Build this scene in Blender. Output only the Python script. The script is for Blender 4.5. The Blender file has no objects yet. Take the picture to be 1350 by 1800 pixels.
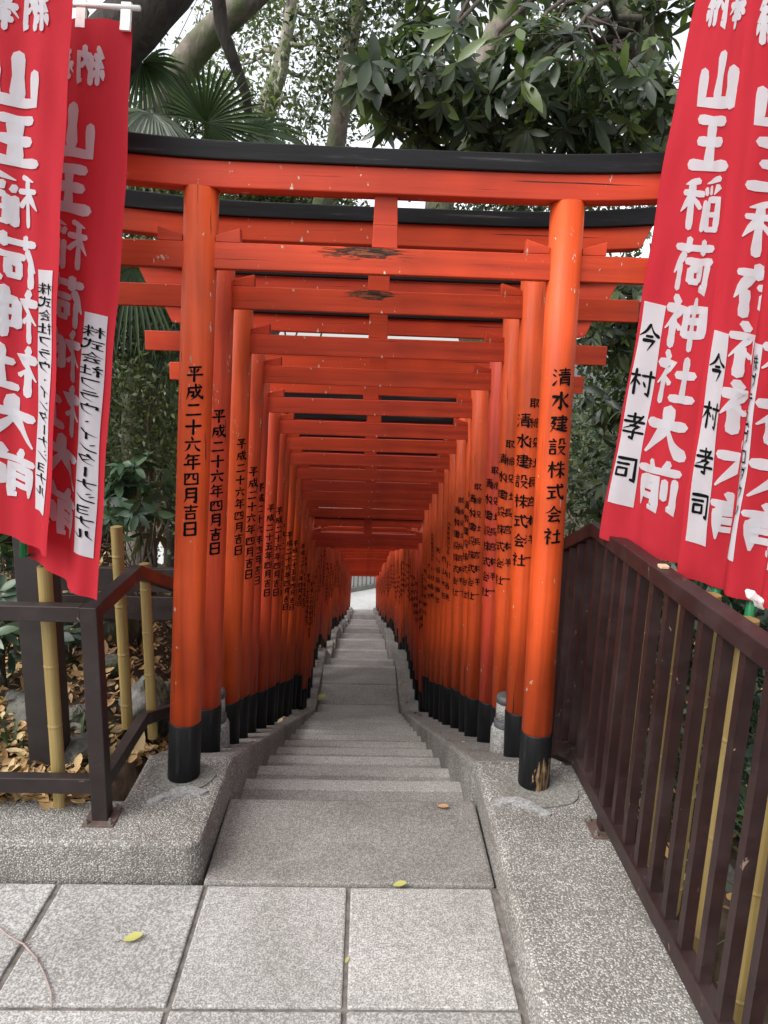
import bpy, bmesh, math
import numpy as np
from mathutils import Vector, Matrix, noise as mnoise

# ------------------------------------------------------------------ camera, sky, sun, exposure
SC = bpy.context.scene
COL = SC.collection
CAM = np.array([0.0, 0.0, 1.75])
FPX, CX, CY = 1248.0, 675.0, 900.0
_Y = np.array([-30.0, -260.0, 1248.0]); _Y /= np.linalg.norm(_Y)
_X = np.array([1.0, 0.026, 0.0]); _X[2] = -(_X @ _Y) / _Y[2]; _X /= np.linalg.norm(_X)
_D = np.cross(_Y, _X)
ROT = np.array([_X, _Y, -_D])

cd = bpy.data.cameras.new('camera')
cam = bpy.data.objects.new('camera', cd); COL.objects.link(cam)
cd.sensor_fit = 'VERTICAL'; cd.sensor_height = 36.0; cd.lens = FPX / 1800.0 * 36.0
cd.clip_start = 0.05; cd.clip_end = 500
r_, u_, b_ = ROT[:, 0], -ROT[:, 1], -ROT[:, 2]
cam.matrix_world = Matrix(((r_[0], u_[0], b_[0], CAM[0]), (r_[1], u_[1], b_[1], CAM[1]), (r_[2], u_[2], b_[2], CAM[2]), (0, 0, 0, 1)))
SC.camera = cam

SUN_EL, SUN_AZ = 48.0, 238.0            # azimuth measured from +Y clockwise: behind the viewer, to the left
world = bpy.data.worlds.new('World'); SC.world = world; world.use_nodes = True
nt = world.node_tree
sky = nt.nodes.new('ShaderNodeTexSky'); sky.sky_type = 'NISHITA'; sky.sun_disc = False
sky.sun_elevation = math.radians(SUN_EL); sky.sun_rotation = math.radians(SUN_AZ)
sky.air_density = 1.0; sky.dust_density = 3.0; sky.ozone_density = 1.0
hs = nt.nodes.new('ShaderNodeHueSaturation'); hs.inputs['Saturation'].default_value = 0.18; hs.inputs['Value'].default_value = 1.0
nt.links.new(sky.outputs[0], hs.inputs['Color'])
bgn = nt.nodes['Background']; bgn.inputs[1].default_value = 0.15
nt.links.new(hs.outputs[0], bgn.inputs[0])
sl = bpy.data.lights.new('sun', 'SUN'); sl.energy = 0.7; sl.angle = math.radians(35); sl.color = (1.0, 0.96, 0.9)
sun = bpy.data.objects.new('sun', sl); COL.objects.link(sun)
_az, _el = math.radians(SUN_AZ), math.radians(SUN_EL)
_sd = Vector((math.sin(_az) * math.cos(_el), math.cos(_az) * math.cos(_el), math.sin(_el)))
sun.rotation_euler = _sd.to_track_quat('Z', 'Y').to_euler()
sun.location = (-4, -6, 9)
SC.view_settings.view_transform = 'Standard'; SC.view_settings.look = 'None'
SC.view_settings.exposure = 1.35; SC.view_settings.gamma = 1.0
SC.cycles.max_bounces = 12; SC.cycles.diffuse_bounces = 10; SC.cycles.use_denoising = True

RNG = np.random.default_rng(11)


def ray(x, y):
    c = np.array([(x - CX) / FPX, (y - CY) / FPX, 1.0]); r = ROT @ c
    return r / r[1]


def at(x, y, d):
    """the point at forward distance d that the photo shows at (x, y)"""
    return CAM + ray(x, y) * d


# ------------------------------------------------------------------ materials
def new_mat(name):
    m = bpy.data.materials.new(name); m.use_nodes = True
    return m, m.node_tree, m.node_tree.nodes['Principled BSDF']


def N(t, kind, **kw):
    n = t.nodes.new(kind)
    for k, v in kw.items():
        if k in n.inputs.keys() if isinstance(k, str) else False:
            n.inputs[k].default_value = v
        else:
            setattr(n, k, v)
    return n


def ramp(t, fac, stops, interp='LINEAR'):
    n = t.nodes.new('ShaderNodeValToRGB'); n.color_ramp.interpolation = interp
    e = n.color_ramp.elements
    while len(e) < len(stops): e.new(0.5)
    for el, (p, c) in zip(e, stops):
        el.position = p; el.color = (c[0], c[1], c[2], 1) if hasattr(c, '__len__') else (c, c, c, 1)
    t.links.new(fac, n.inputs[0]); return n.outputs[0]


def noise(t, scale, detail=3, rough=0.55, vec=None, dist=0.0):
    n = t.nodes.new('ShaderNodeTexNoise'); n.inputs['Scale'].default_value = scale
    n.inputs['Detail'].default_value = detail; n.inputs['Roughness'].default_value = rough; n.inputs['Distortion'].default_value = dist
    if vec is not None: t.links.new(vec, n.inputs['Vector'])
    return n.outputs['Fac']


def coords(t, kind='Object', scale=None):
    tc = t.nodes.new('ShaderNodeTexCoord').outputs[kind]
    if scale is None: return tc
    mp = t.nodes.new('ShaderNodeMapping'); mp.inputs['Scale'].default_value = scale
    t.links.new(tc, mp.inputs['Vector']); return mp.outputs[0]


def mix(t, fac, a, b, blend='MIX'):
    n = t.nodes.new('ShaderNodeMix'); n.data_type = 'RGBA'; n.blend_type = blend
    for sock, v in ((n.inputs[0], fac), (n.inputs[6], a), (n.inputs[7], b)):
        if hasattr(v, 'is_linked'): t.links.new(v, sock)
        elif hasattr(v, '__len__'): sock.default_value = (*v, 1)
        else: sock.default_value = v
    return n.outputs[2]


def math_(t, op, a, b=None, clamp=False):
    n = t.nodes.new('ShaderNodeMath'); n.operation = op; n.use_clamp = clamp
    for sock, v in ((n.inputs[0], a), (n.inputs[1], b)):
        if v is None: continue
        if hasattr(v, 'is_linked'): t.links.new(v, sock)
        else: sock.default_value = v
    return n.outputs[0]


def bump(t, p, h, strength=0.3, dist=0.01):
    n = t.nodes.new('ShaderNodeBump'); n.inputs['Strength'].default_value = strength; n.inputs['Distance'].default_value = dist
    t.links.new(h, n.inputs['Height']); t.links.new(n.outputs[0], p.inputs['Normal'])


def simple(name, col, rough=0.6, var=0.25, scale=20.0, bmp=0.15, spec=0.5, bdist=0.004):
    m, t, p = new_mat(name)
    f = noise(t, scale, 4, 0.6, coords(t))
    c = ramp(t, f, [(0.3, [v * (1 - var) for v in col]), (0.7, [min(1, v * (1 + var)) for v in col])])
    t.links.new(c, p.inputs['Base Color']); p.inputs['Roughness'].default_value = rough
    p.inputs['Specular IOR Level'].default_value = spec
    if bmp: bump(t, p, f, bmp, bdist)
    return m


def vermilion(name, base, alt, grain_axis='Z', rot=None, rot_kind=None):
    """painted timber: brush grain, faded patches, small chips down to pale wood; optional rotted area round a point"""
    m, t, p = new_mat(name)
    oi = t.nodes.new('ShaderNodeObjectInfo').outputs['Random']
    sc = {'Z': (34, 34, 1.3), 'X': (1.3, 34, 34)}[grain_axis]
    grain = noise(t, 1.0, 4, 0.6, coords(t, 'Object', sc))
    big = noise(t, 3.0, 3, 0.5, coords(t))
    col = mix(t, ramp(t, oi, [(0.5, 0), (1.0, 0.75)]), base, alt)
    dark = ramp(t, grain, [(0.3, 0.78), (0.6, 1.04)])
    col = mix(t, 1.0, col, dark, 'MULTIPLY')
    fade = ramp(t, big, [(0.36, 0.80), (0.66, 1.14)])
    col = mix(t, 1.0, col, fade, 'MULTIPLY')
    stre = noise(t, 1.0, 5, 0.65, coords(t, 'Object', {'Z': (11, 11, 0.5), 'X': (0.5, 11, 11)}[grain_axis]), 0.3)
    col = mix(t, 1.0, col, ramp(t, stre, [(0.34, (0.74, 0.72, 0.78)), (0.5, (1.0, 1.0, 1.0)), (0.66, (1.10, 1.22, 1.5))]), 'MULTIPLY')
    chipn = noise(t, 26.0, 4, 0.65, coords(t, 'Object', (1, 1, 0.5)))
    chip = ramp(t, chipn, [(0.665, 0), (0.68, 1)])
    wood = ramp(t, grain, [(0.3, (0.20, 0.13, 0.08)), (0.65, (0.62, 0.52, 0.42))])
    col = mix(t, chip, col, wood)
    crackn = noise(t, 1.0, 3, 0.5, coords(t, 'Object', {'Z': (120, 120, 1.2), 'X': (1.5, 120, 120)}[grain_axis]))
    crack = ramp(t, crackn, [(0.285, 1), (0.31, 0)])
    col = mix(t, crack, col, (0.03, 0.012, 0.01))
    h = math_(t, 'ADD', math_(t, 'MULTIPLY', grain, 0.6), math_(t, 'MULTIPLY', crack, -1.0))
    if rot is not None:
        cx_, cy_, cz_, rx, ry, rz = rot
        mp = t.nodes.new('ShaderNodeMapping'); mp.vector_type = 'POINT'
        mp.inputs['Location'].default_value = (-cx_ / rx, -cy_ / ry, -cz_ / rz); mp.inputs['Scale'].default_value = (1 / rx, 1 / ry, 1 / rz)
        t.links.new(coords(t), mp.inputs['Vector'])
        ln = t.nodes.new('ShaderNodeVectorMath'); ln.operation = 'LENGTH'; t.links.new(mp.outputs[0], ln.inputs[0])
        d = math_(t, 'SUBTRACT', 1.0, ln.outputs['Value'], True)
        st = noise(t, 1.0, 5, 0.7, coords(t, 'Object', (9, 60, 75)), 0.6)
        mask = ramp(t, math_(t, 'ADD', st, math_(t, 'MULTIPLY', d, 0.42)), [(0.73, 0), (0.75, 1)])
        col = mix(t, mask, col, ramp(t, st, [(0.5, (0.015, 0.007, 0.004)), (0.6, (0.24, 0.06, 0.02))]))
        h = math_(t, 'SUBTRACT', h, math_(t, 'MULTIPLY', mask, 3.0))
    t.links.new(col, p.inputs['Base Color'])
    p.inputs['Roughness'].default_value = 0.52; p.inputs['Specular IOR Level'].default_value = 0.3
    bump(t, p, h, 0.6, 0.004)
    return m


def black_paint(name, axis='X', rot=None):
    m, t, p = new_mat(name)
    sc = (3, 40, 40) if axis == 'X' else (40, 40, 3)
    g = noise(t, 1.0, 5, 0.65, coords(t, 'Object', sc))
    c = ramp(t, g, [(0.3, (0.003, 0.003, 0.0035)), (0.6, (0.009, 0.0095, 0.011)), (0.74, (0.05, 0.048, 0.046))])
    h = g
    if rot is not None:
        mp = t.nodes.new('ShaderNodeMapping'); mp.vector_type = 'POINT'
        x0, y0, z0, rx, ry, rz = rot
        mp.inputs['Location'].default_value = (-x0 / rx, -y0 / ry, -z0 / rz); mp.inputs['Scale'].default_value = (1 / rx, 1 / ry, 1 / rz)
        t.links.new(coords(t), mp.inputs['Vector'])
        ln = t.nodes.new('ShaderNodeVectorMath'); ln.operation = 'LENGTH'; t.links.new(mp.outputs[0], ln.inputs[0])
        d = math_(t, 'SUBTRACT', 1.0, ln.outputs['Value'], True)
        st = noise(t, 1.0, 4, 0.65, coords(t, 'Object', (90, 90, 16)), 0.4)
        k = ramp(t, math_(t, 'ADD', st, math_(t, 'MULTIPLY', d, 0.5)), [(0.70, 0), (0.75, 1)])
        c = mix(t, k, c, ramp(t, st, [(0.35, (0.02, 0.012, 0.007)), (0.5, (0.17, 0.10, 0.05)), (0.7, (0.42, 0.29, 0.16))]))
        h = math_(t, 'SUBTRACT', g, math_(t, 'MULTIPLY', k, 1.5))
    t.links.new(c, p.inputs['Base Color']); p.inputs['Roughness'].default_value = 0.55; p.inputs['Specular IOR Level'].default_value = 0.22
    bump(t, p, h, 0.3, 0.003); return m


def granite(name, lo, mid, hi, scale, stain=0.25, bs=0.25, tone=0.0):
    """speckled cut stone with faint weather stains"""
    m, t, p = new_mat(name)
    co = coords(t)
    f1 = noise(t, scale, 2, 0.5, co); f2 = noise(t, scale * 0.37, 2, 0.6, co)
    f = math_(t, 'ADD', math_(t, 'MULTIPLY', f1, 0.7), math_(t, 'MULTIPLY', f2, 0.3))
    c = ramp(t, f, [(0.38, lo), (0.5, mid), (0.6, hi)])
    st = noise(t, 1.6, 7, 0.66, co, 0.6)
    c = mix(t, 1.0, c, ramp(t, st, [(0.32, (1 - stain, 1 - stain * 1.04, 1 - stain * 1.1)), (0.66, (1.05, 1.05, 1.05))]), 'MULTIPLY')
    ri = t.nodes.new('ShaderNodeNewGeometry').outputs['Random Per Island']
    c = mix(t, 1.0, c, ramp(t, ri, [(0.0, 1 - tone), (1.0, 1 + tone)]), 'MULTIPLY')
    t.links.new(c, p.inputs['Base Color']); p.inputs['Roughness'].default_value = 0.85; p.inputs['Specular IOR Level'].default_value = 0.25
    bump(t, p, f1, bs, 0.003); return m


def aggregate(name, k=1.0, scale=110.0, stain=0.35):
    """washed pebble concrete: pale and dark chips in a grey matrix"""
    m, t, p = new_mat(name)
    co = coords(t)
    v = t.nodes.new('ShaderNodeTexVoronoi'); v.inputs['Scale'].default_value = scale; t.links.new(co, v.inputs['Vector'])
    sep = t.nodes.new('ShaderNodeSeparateColor'); t.links.new(v.outputs['Color'], sep.inputs[0])
    c = ramp(t, sep.outputs[0], [(0.0, [0.13 * k, 0.124 * k, 0.117 * k]), (0.4, [0.23 * k, 0.222 * k, 0.21 * k]), (0.75, [0.37 * k, 0.361 * k, 0.346 * k]), (0.97, [0.46 * k, 0.452 * k, 0.436 * k])])
    mtx = ramp(t, v.outputs['Distance'], [(0.42, 0), (0.62, 1)])
    c = mix(t, mtx, c, (0.15 * k, 0.138 * k, 0.125 * k))
    st = noise(t, 2.0, 7, 0.66, co, 0.7)
    c = mix(t, 1.0, c, ramp(t, st, [(0.3, (1 - stain, 1 - stain * 1.05, 1 - stain * 1.12)), (0.64, (1.06, 1.06, 1.05))]), 'MULTIPLY')
    t.links.new(c, p.inputs['Base Color']); p.inputs['Roughness'].default_value = 0.8; p.inputs['Specular IOR Level'].default_value = 0.3
    bump(t, p, math_(t, 'SUBTRACT', 1.0, v.outputs['Distance']), 0.55, 0.006); return m


def leaf_mat(name, cols, rough=0.38, transl=0.25, spec=0.5):
    m, t, p = new_mat(name)
    r = t.nodes.new('ShaderNodeNewGeometry').outputs['Random Per Island']
    k = len(cols)
    c = ramp(t, r, [((i + 0.5) / k, cc) for i, cc in enumerate(cols)])
    t.links.new(c, p.inputs['Base Color']); p.inputs['Roughness'].default_value = rough; p.inputs['Specular IOR Level'].default_value = spec
    tr = t.nodes.new('ShaderNodeBsdfTranslucent')
    t.links.new(mix(t, 1.0, c, (1.3, 1.5, 0.7), 'MULTIPLY'), tr.inputs[0])
    mx = t.nodes.new('ShaderNodeMixShader'); mx.inputs[0].default_value = transl
    t.links.new(p.outputs[0], mx.inputs[1]); t.links.new(tr.outputs[0], mx.inputs[2])
    t.links.new(mx.outputs[0], t.nodes['Material Output'].inputs[0]); return m


def cloth(name, col):
    m, t, p = new_mat(name)
    w = noise(t, 900, 1, 0.5, coords(t)); cr = noise(t, 9, 3, 0.55, coords(t, 'Object', (1.6, 1.6, 1.0)), 1.0)
    t.links.new(mix(t, 1.0, mix(t, 0.0, col, col), ramp(t, w, [(0.3, 0.93), (0.7, 1.04)]), 'MULTIPLY'), p.inputs['Base Color'])
    p.inputs['Roughness'].default_value = 0.85; p.inputs['Specular IOR Level'].default_value = 0.15
    cr2 = noise(t, 46, 3, 0.6, coords(t, 'Object', (1, 1, 2.6)), 2.0)
    bump(t, p, math_(t, 'ADD', cr, math_(t, 'MULTIPLY', cr2, 0.2)), 0.28, 0.010)
    tr = t.nodes.new('ShaderNodeBsdfTranslucent'); tr.inputs[0].default_value = (*col, 1)
    mx = t.nodes.new('ShaderNodeMixShader'); mx.inputs[0].default_value = 0.45
    t.links.new(p.outputs[0], mx.inputs[1]); t.links.new(tr.outputs[0], mx.inputs[2])
    t.links.new(mx.outputs[0], t.nodes['Material Output'].inputs[0]); return m


def bark(name, a, b, moss=None, scale=14.0):
    m, t, p = new_mat(name)
    f = noise(t, scale, 6, 0.7, coords(t, 'Object', (1, 1, 0.35)), 0.5)
    c = ramp(t, f, [(0.3, a), (0.7, b)])
    if moss:
        g = noise(t, 3.5, 4, 0.6, coords(t)); c = mix(t, ramp(t, g, [(0.42, 0), (0.6, 1)]), c, moss)
    t.links.new(c, p.inputs['Base Color']); p.inputs['Roughness'].default_value = 0.9
    bump(t, p, f, 0.8, 0.03); return m


ORANGE = (0.55, 0.068, 0.012); ORANGE2 = (0.50, 0.048, 0.026)
RED = (0.50, 0.049, 0.013); RED2 = (0.46, 0.039, 0.015)
def rail_paint(name, col):
    m, t, p = new_mat(name)
    f = noise(t, 9.0, 5, 0.6, coords(t)); c = ramp(t, f, [(0.3, [v * 0.72 for v in col]), (0.7, [v * 1.3 for v in col])])
    sn = noise(t, 34.0, 4, 0.7, coords(t, 'Object', (1, 1, 0.45)), 0.8)
    c = mix(t, ramp(t, sn, [(0.68, 0), (0.70, 1)]), c, (0.22, 0.15, 0.12))
    du = noise(t, 4.0, 5, 0.7, coords(t)); c = mix(t, ramp(t, du, [(0.5, 0), (0.78, 0.10)]), c, (0.15, 0.12, 0.11))
    t.links.new(c, p.inputs['Base Color']); t.links.new(ramp(t, du, [(0.35, 0.34), (0.7, 0.6)]), p.inputs['Roughness'])
    p.inputs['Specular IOR Level'].default_value = 0.4; bump(t, p, f, 0.12, 0.004); return m


M = {
    'post': vermilion('post_paint', ORANGE, ORANGE2, 'Z'),
    'beam': vermilion('beam_paint', RED, RED2, 'X'),
    'beam_rot1': vermilion('beam_paint_rotted', RED, RED, 'X', rot=(-0.035, 0, 1.985, 0.30, 0.3, 0.055)),
    'beam_rot2': vermilion('beam_paint_split', RED, RED, 'X', rot=(-0.01, 0, 1.985, 0.20, 0.3, 0.055)),
    'black': black_paint('black_paint', 'X'),
    'black_post': black_paint('black_post_paint', 'Z'),
    'black_rot': black_paint('black_post_paint_rotted', 'Z', rot=(0.70, -0.06, 0.05, 0.055, 0.09, 0.13)),
    'endgrain': simple('pale_end_grain', (0.42, 0.34, 0.28), 0.8),
    'ink': simple('black_ink', (0.004, 0.004, 0.004), 0.9, 0.2, 60, 0, 0.08),
    'slab': granite('granite_slab', (0.185, 0.179, 0.171), (0.295, 0.286, 0.275), (0.46, 0.448, 0.432), 190, 0.30, 0.25, 0.10),
    'step': granite('granite_step', (0.17, 0.161, 0.152), (0.27, 0.257, 0.243), (0.43, 0.413, 0.39), 200, 0.32, 0.3, 0.10),
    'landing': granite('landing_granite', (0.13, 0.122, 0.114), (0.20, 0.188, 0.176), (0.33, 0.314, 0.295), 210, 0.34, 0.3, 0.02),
    'nosing': granite('step_edge_wear_and_shading', (0.24, 0.23, 0.218), (0.35, 0.335, 0.318), (0.50, 0.48, 0.455), 200, 0.3, 0.3, 0.08),  # paler colour: edge wear, plus contrast standing in for shaded tread backs
    'plaza': granite('plaza_stone', (0.34, 0.34, 0.335), (0.40, 0.40, 0.395), (0.46, 0.46, 0.455), 60, 0.16),
    'joint': simple('joint_mortar', (0.125, 0.112, 0.10), 0.95, 0.5, 30),
    'kerb': aggregate('washed_aggregate', 1.12, 175, 0.38),
    'mortar': granite('post_mortar', (0.13, 0.126, 0.112), (0.19, 0.184, 0.166), (0.28, 0.272, 0.252), 140, 0.35),
    'mortar_light': granite('fresh_mortar', (0.20, 0.20, 0.198), (0.29, 0.29, 0.286), (0.38, 0.38, 0.372), 120, 0.35),
    'soil': simple('soil', (0.06, 0.043, 0.03), 0.95, 0.5, 9, 0.6, 0.1, 0.03),
    'brown': rail_paint('brown_railing_paint', (0.018, 0.0115, 0.0105)),
    'brown_red': rail_paint('reddish_brown_railing_paint', (0.022, 0.0105, 0.0102)),
    'brown_post': simple('dark_brown_timber', (0.018, 0.013, 0.012), 0.7, 0.4, 12, 0.2),
    'steel': simple('bolt_steel', (0.12, 0.11, 0.10), 0.4, 0.3, 50),
    'plate': simple('rusty_base_plate', (0.085, 0.055, 0.045), 0.7, 0.4, 30, 0.3),
    'bamboo': None,
    'green_pole': simple('green_plastic', (0.012, 0.16, 0.055), 0.35, 0.1, 20, 0),
    'white_pole': simple('white_plastic', (0.72, 0.72, 0.70), 0.4, 0.05, 20, 0),
    'red_cloth': cloth('red_banner_cloth', (0.50, 0.028, 0.042)),
    'white_cloth': cloth('white_print', (0.60, 0.60, 0.635)),
    'tie': simple('white_cotton_tie', (0.72, 0.70, 0.68), 0.9, 0.1, 30, 0.4),
    'rock': bark('rough_rock', (0.045, 0.042, 0.038), (0.17, 0.163, 0.15), (0.05, 0.06, 0.028), 9),
    'lantern_stone': granite('pillar_stone', (0.13, 0.125, 0.118), (0.24, 0.235, 0.225), (0.38, 0.37, 0.355), 170, 0.25),
    'lantern_band': simple('dark_stone_band', (0.07, 0.07, 0.072), 0.6, 0.2, 60),
    'trunk_dark': bark('dark_bark', (0.012, 0.010, 0.009), (0.06, 0.05, 0.042)),
    'trunk_grey': bark('grey_bark', (0.08, 0.068, 0.055), (0.24, 0.205, 0.165), (0.085, 0.105, 0.045)),
    'trunk_pale': bark('pale_bark', (0.14, 0.125, 0.10), (0.36, 0.33, 0.27), (0.12, 0.14, 0.07)),
    'twig': bark('twig_bark', (0.03, 0.024, 0.018), (0.10, 0.08, 0.06)),
    'palm_trunk': bark('palm_fibre', (0.04, 0.027, 0.018), (0.16, 0.115, 0.075), None, 30),
    'leaf_big': leaf_mat('glossy_broad_leaf', [(0.030, 0.044, 0.028), (0.050, 0.070, 0.040), (0.040, 0.058, 0.033), (0.072, 0.092, 0.054), (0.10, 0.14, 0.042)], 0.32, 0.3),
    'leaf_small': leaf_mat('small_leaf', [(0.045, 0.066, 0.028), (0.08, 0.11, 0.042), (0.13, 0.155, 0.06), (0.10, 0.12, 0.07)], 0.5, 0.4),
    'leaf_dark': leaf_mat('dark_small_leaf', [(0.024, 0.040, 0.022), (0.042, 0.066, 0.034), (0.075, 0.10, 0.052), (0.10, 0.115, 0.05)], 0.4, 0.28),
    'leaf_shrub': leaf_mat('shrub_leaf', [(0.022, 0.048, 0.026), (0.035, 0.066, 0.036), (0.055, 0.09, 0.045)], 0.36, 0.15),
    'palm_leaf': leaf_mat('palm_blade', [(0.022, 0.042, 0.014), (0.034, 0.064, 0.019), (0.05, 0.085, 0.026)], 0.42, 0.3),
    'palm_old': leaf_mat('weathered_palm_blade', [(0.11, 0.13, 0.10), (0.17, 0.19, 0.15), (0.07, 0.09, 0.06)], 0.5, 0.2),
    'palm_dead': leaf_mat('withered_palm_blade', [(0.16, 0.11, 0.06), (0.24, 0.18, 0.10), (0.10, 0.07, 0.04)], 0.7, 0.15),
    'grass': leaf_mat('strap_leaf', [(0.025, 0.055, 0.018), (0.045, 0.09, 0.03), (0.07, 0.12, 0.045)], 0.4, 0.3),
    'litter': leaf_mat('dead_leaf', [(0.20, 0.115, 0.055), (0.36, 0.22, 0.10), (0.50, 0.34, 0.16), (0.58, 0.45, 0.25), (0.14, 0.09, 0.055), (0.46, 0.29, 0.12)], 0.7, 0.12, 0.25),
    'yellow_leaf': leaf_mat('yellow_green_leaf', [(0.30, 0.30, 0.075), (0.36, 0.33, 0.10)], 0.6, 0.1),
    'tan_leaf': leaf_mat('tan_leaf', [(0.42, 0.25, 0.13), (0.36, 0.20, 0.10)], 0.7, 0.1),
    'chipwood': simple('pale_wood_chip', (0.55, 0.36, 0.24), 0.8, 0.15, 30),
}


def bamboo_mat():
    m, t, p = new_mat('bamboo_skin')
    f = noise(t, 1.0, 3, 0.5, coords(t, 'Object', (40, 40, 2.0)))
    c = ramp(t, f, [(0.3, (0.20, 0.135, 0.045)), (0.7, (0.31, 0.225, 0.085))])
    b = noise(t, 5.0, 4, 0.6, coords(t)); c = mix(t, ramp(t, b, [(0.55, 0), (0.75, 0.5)]), c, (0.30, 0.30, 0.11))
    t.links.new(c, p.inputs['Base Color']); p.inputs['Roughness'].default_value = 0.4; bump(t, p, f, 0.1, 0.002); return m


M['bamboo'] = bamboo_mat()


# ------------------------------------------------------------------ mesh helpers
class MB:
    def __init__(self): self.v, self.f = [], []

    def add(self, vs, fs):
        o = len(self.v); self.v += [tuple(map(float, p)) for p in vs]; self.f += [tuple(i + o for i in q) for q in fs]; return self

    def box(self, lo, hi):
        x0, y0, z0 = lo; x1, y1, z1 = hi
        return self.add([(x0, y0, z0), (x1, y0, z0), (x1, y1, z0), (x0, y1, z0), (x0, y0, z1), (x1, y0, z1), (x1, y1, z1), (x0, y1, z1)],
                        [(0, 3, 2, 1), (4, 5, 6, 7), (0, 1, 5, 4), (1, 2, 6, 5), (2, 3, 7, 6), (3, 0, 4, 7)])

    def prism(self, poly, axis, a, b):
        """poly: (p, q) outline; axis 'x': (y, z), 'y': (x, z), 'z': (x, y)"""
        n = len(poly)
        def P(p, q, s): return {'x': (s, p, q), 'y': (p, s, q), 'z': (p, q, s)}[axis]
        vs = [P(p, q, a) for p, q in poly] + [P(p, q, b) for p, q in poly]
        fs = [tuple(range(n - 1, -1, -1)), tuple(range(n, 2 * n))] + [(i, (i + 1) % n, n + (i + 1) % n, n + i) for i in range(n)]
        return self.add(vs, fs)

    def loft(self, secs, closed=True, caps=True):
        n = len(secs[0]); vs = [p for s in secs for p in s]; fs = []
        for k in range(len(secs) - 1):
            for i in range(n if closed else n - 1):
                j = (i + 1) % n; fs.append((k * n + i, k * n + j, (k + 1) * n + j, (k + 1) * n + i))
        if caps and closed:
            fs.append(tuple(range(n - 1, -1, -1))); fs.append(tuple((len(secs) - 1) * n + i for i in range(n)))
        return self.add(vs, fs)

    def bar(self, pts, w, h, up=(0, 0, 1)):
        """rectangular bar along a path, mitred; w across, h along up"""
        pts = [Vector(p) for p in pts]; up = Vector(up); secs = []
        for i, p in enumerate(pts):
            a = (pts[i] - pts[i - 1]).normalized() if i else None
            b = (pts[i + 1] - pts[i]).normalized() if i < len(pts) - 1 else None
            t = ((a or b) + (b or a)).normalized(); k = 1.0 / max(0.5, t.dot(a or b))
            s = (a or b).cross(up).normalized(); u = s.cross(t).normalized() * k
            secs.append([p - s * w / 2 - u * h / 2, p + s * w / 2 - u * h / 2, p + s * w / 2 + u * h / 2, p - s * w / 2 + u * h / 2])
        return self.loft(secs)

    def tube(self, pts, rad, n=10, caps=True, jit=0.0, rng=None):
        pts = [Vector(p) for p in pts]; secs = []; ref = None
        for i, p in enumerate(pts):
            t = (pts[min(i + 1, len(pts) - 1)] - pts[max(i - 1, 0)]).normalized()
            if ref is None: ref = Vector((1, 0, 0)) if abs(t.x) < 0.8 else Vector((0, 1, 0))
            s = (ref - t * ref.dot(t)).normalized(); ref = s; q = t.cross(s)
            r = rad[i] if hasattr(rad, '__len__') else rad
            secs.append([p + (s * math.cos(2 * math.pi * k / n) + q * math.sin(2 * math.pi * k / n)) * r * (1 + (jit * (rng.random() - 0.5) if rng is not None else 0)) for k in range(n)])
        return self.loft(secs, True, caps)

    def build(self, name, mat, parent=None, bevel=0.0, smooth=False, origin=None, seg=2):
        me = bpy.data.meshes.new(name)
        o3 = np.array(origin if origin is not None else (root_loc(parent) if parent else (0, 0, 0)))
        me.from_pydata([tuple(np.array(p) - o3) for p in self.v], [], self.f); me.update()
        bm = bmesh.new(); bm.from_mesh(me); bmesh.ops.recalc_face_normals(bm, faces=bm.faces)
        if bevel:
            ed = [e for e in bm.edges if len(e.link_faces) == 2 and e.calc_face_angle(0) > 0.6]
            bmesh.ops.bevel(bm, geom=ed, offset=bevel, segments=seg, profile=0.5, affect='EDGES', clamp_overlap=True)
        bm.to_mesh(me); bm.free()
        me.materials.append(mat)
        if smooth: me.polygons.foreach_set('use_smooth', [True] * len(me.polygons))
        ob = bpy.data.objects.new(name, me); COL.objects.link(ob)
        if parent: ob.parent = parent
        elif origin is not None: ob.location = origin
        return ob


def root_loc(o):
    while o.parent: o = o.parent
    return tuple(o.location)


def tag(o, label=None, cat=None, group=None, kind=None):
    for k, v in (('label', label), ('category', cat), ('group', group), ('kind', kind)):
        if v: o[k] = v
    return o


def thing(name, label, cat, loc, group=None):
    o = bpy.data.objects.new(name, None); COL.objects.link(o); o.location = loc; o.empty_display_size = 0.1
    return tag(o, label, cat, group)


def structure(o): o['kind'] = 'structure'; return o


def copy_tree(o, parent=None):
    c = o.copy(); COL.objects.link(c)
    if parent: c.parent = parent
    for ch in list(o.children): copy_tree(ch, c)
    return c


def fast_mesh(name, V, F, mat, parent=None, smooth=False, origin=None):
    """numpy triangles -> mesh"""
    V = np.asarray(V, np.float32); F = np.asarray(F, np.int32)
    o3 = np.array(origin if origin is not None else (root_loc(parent) if parent else (0, 0, 0)), np.float32)
    me = bpy.data.meshes.new(name)
    me.vertices.add(len(V)); me.vertices.foreach_set('co', (V - o3).ravel())
    me.loops.add(F.size); me.loops.foreach_set('vertex_index', F.ravel())
    me.polygons.add(len(F)); k = F.shape[1]
    me.polygons.foreach_set('loop_start', np.arange(0, F.size, k, dtype=np.int32))
    me.polygons.foreach_set('loop_total', np.full(len(F), k, np.int32))
    me.update(calc_edges=True); me.validate()
    if smooth: me.polygons.foreach_set('use_smooth', np.ones(len(F), bool))
    me.materials.append(mat)
    ob = bpy.data.objects.new(name, me); COL.objects.link(ob)
    if parent: ob.parent = parent
    elif origin is not None: ob.location = origin
    return ob


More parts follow.
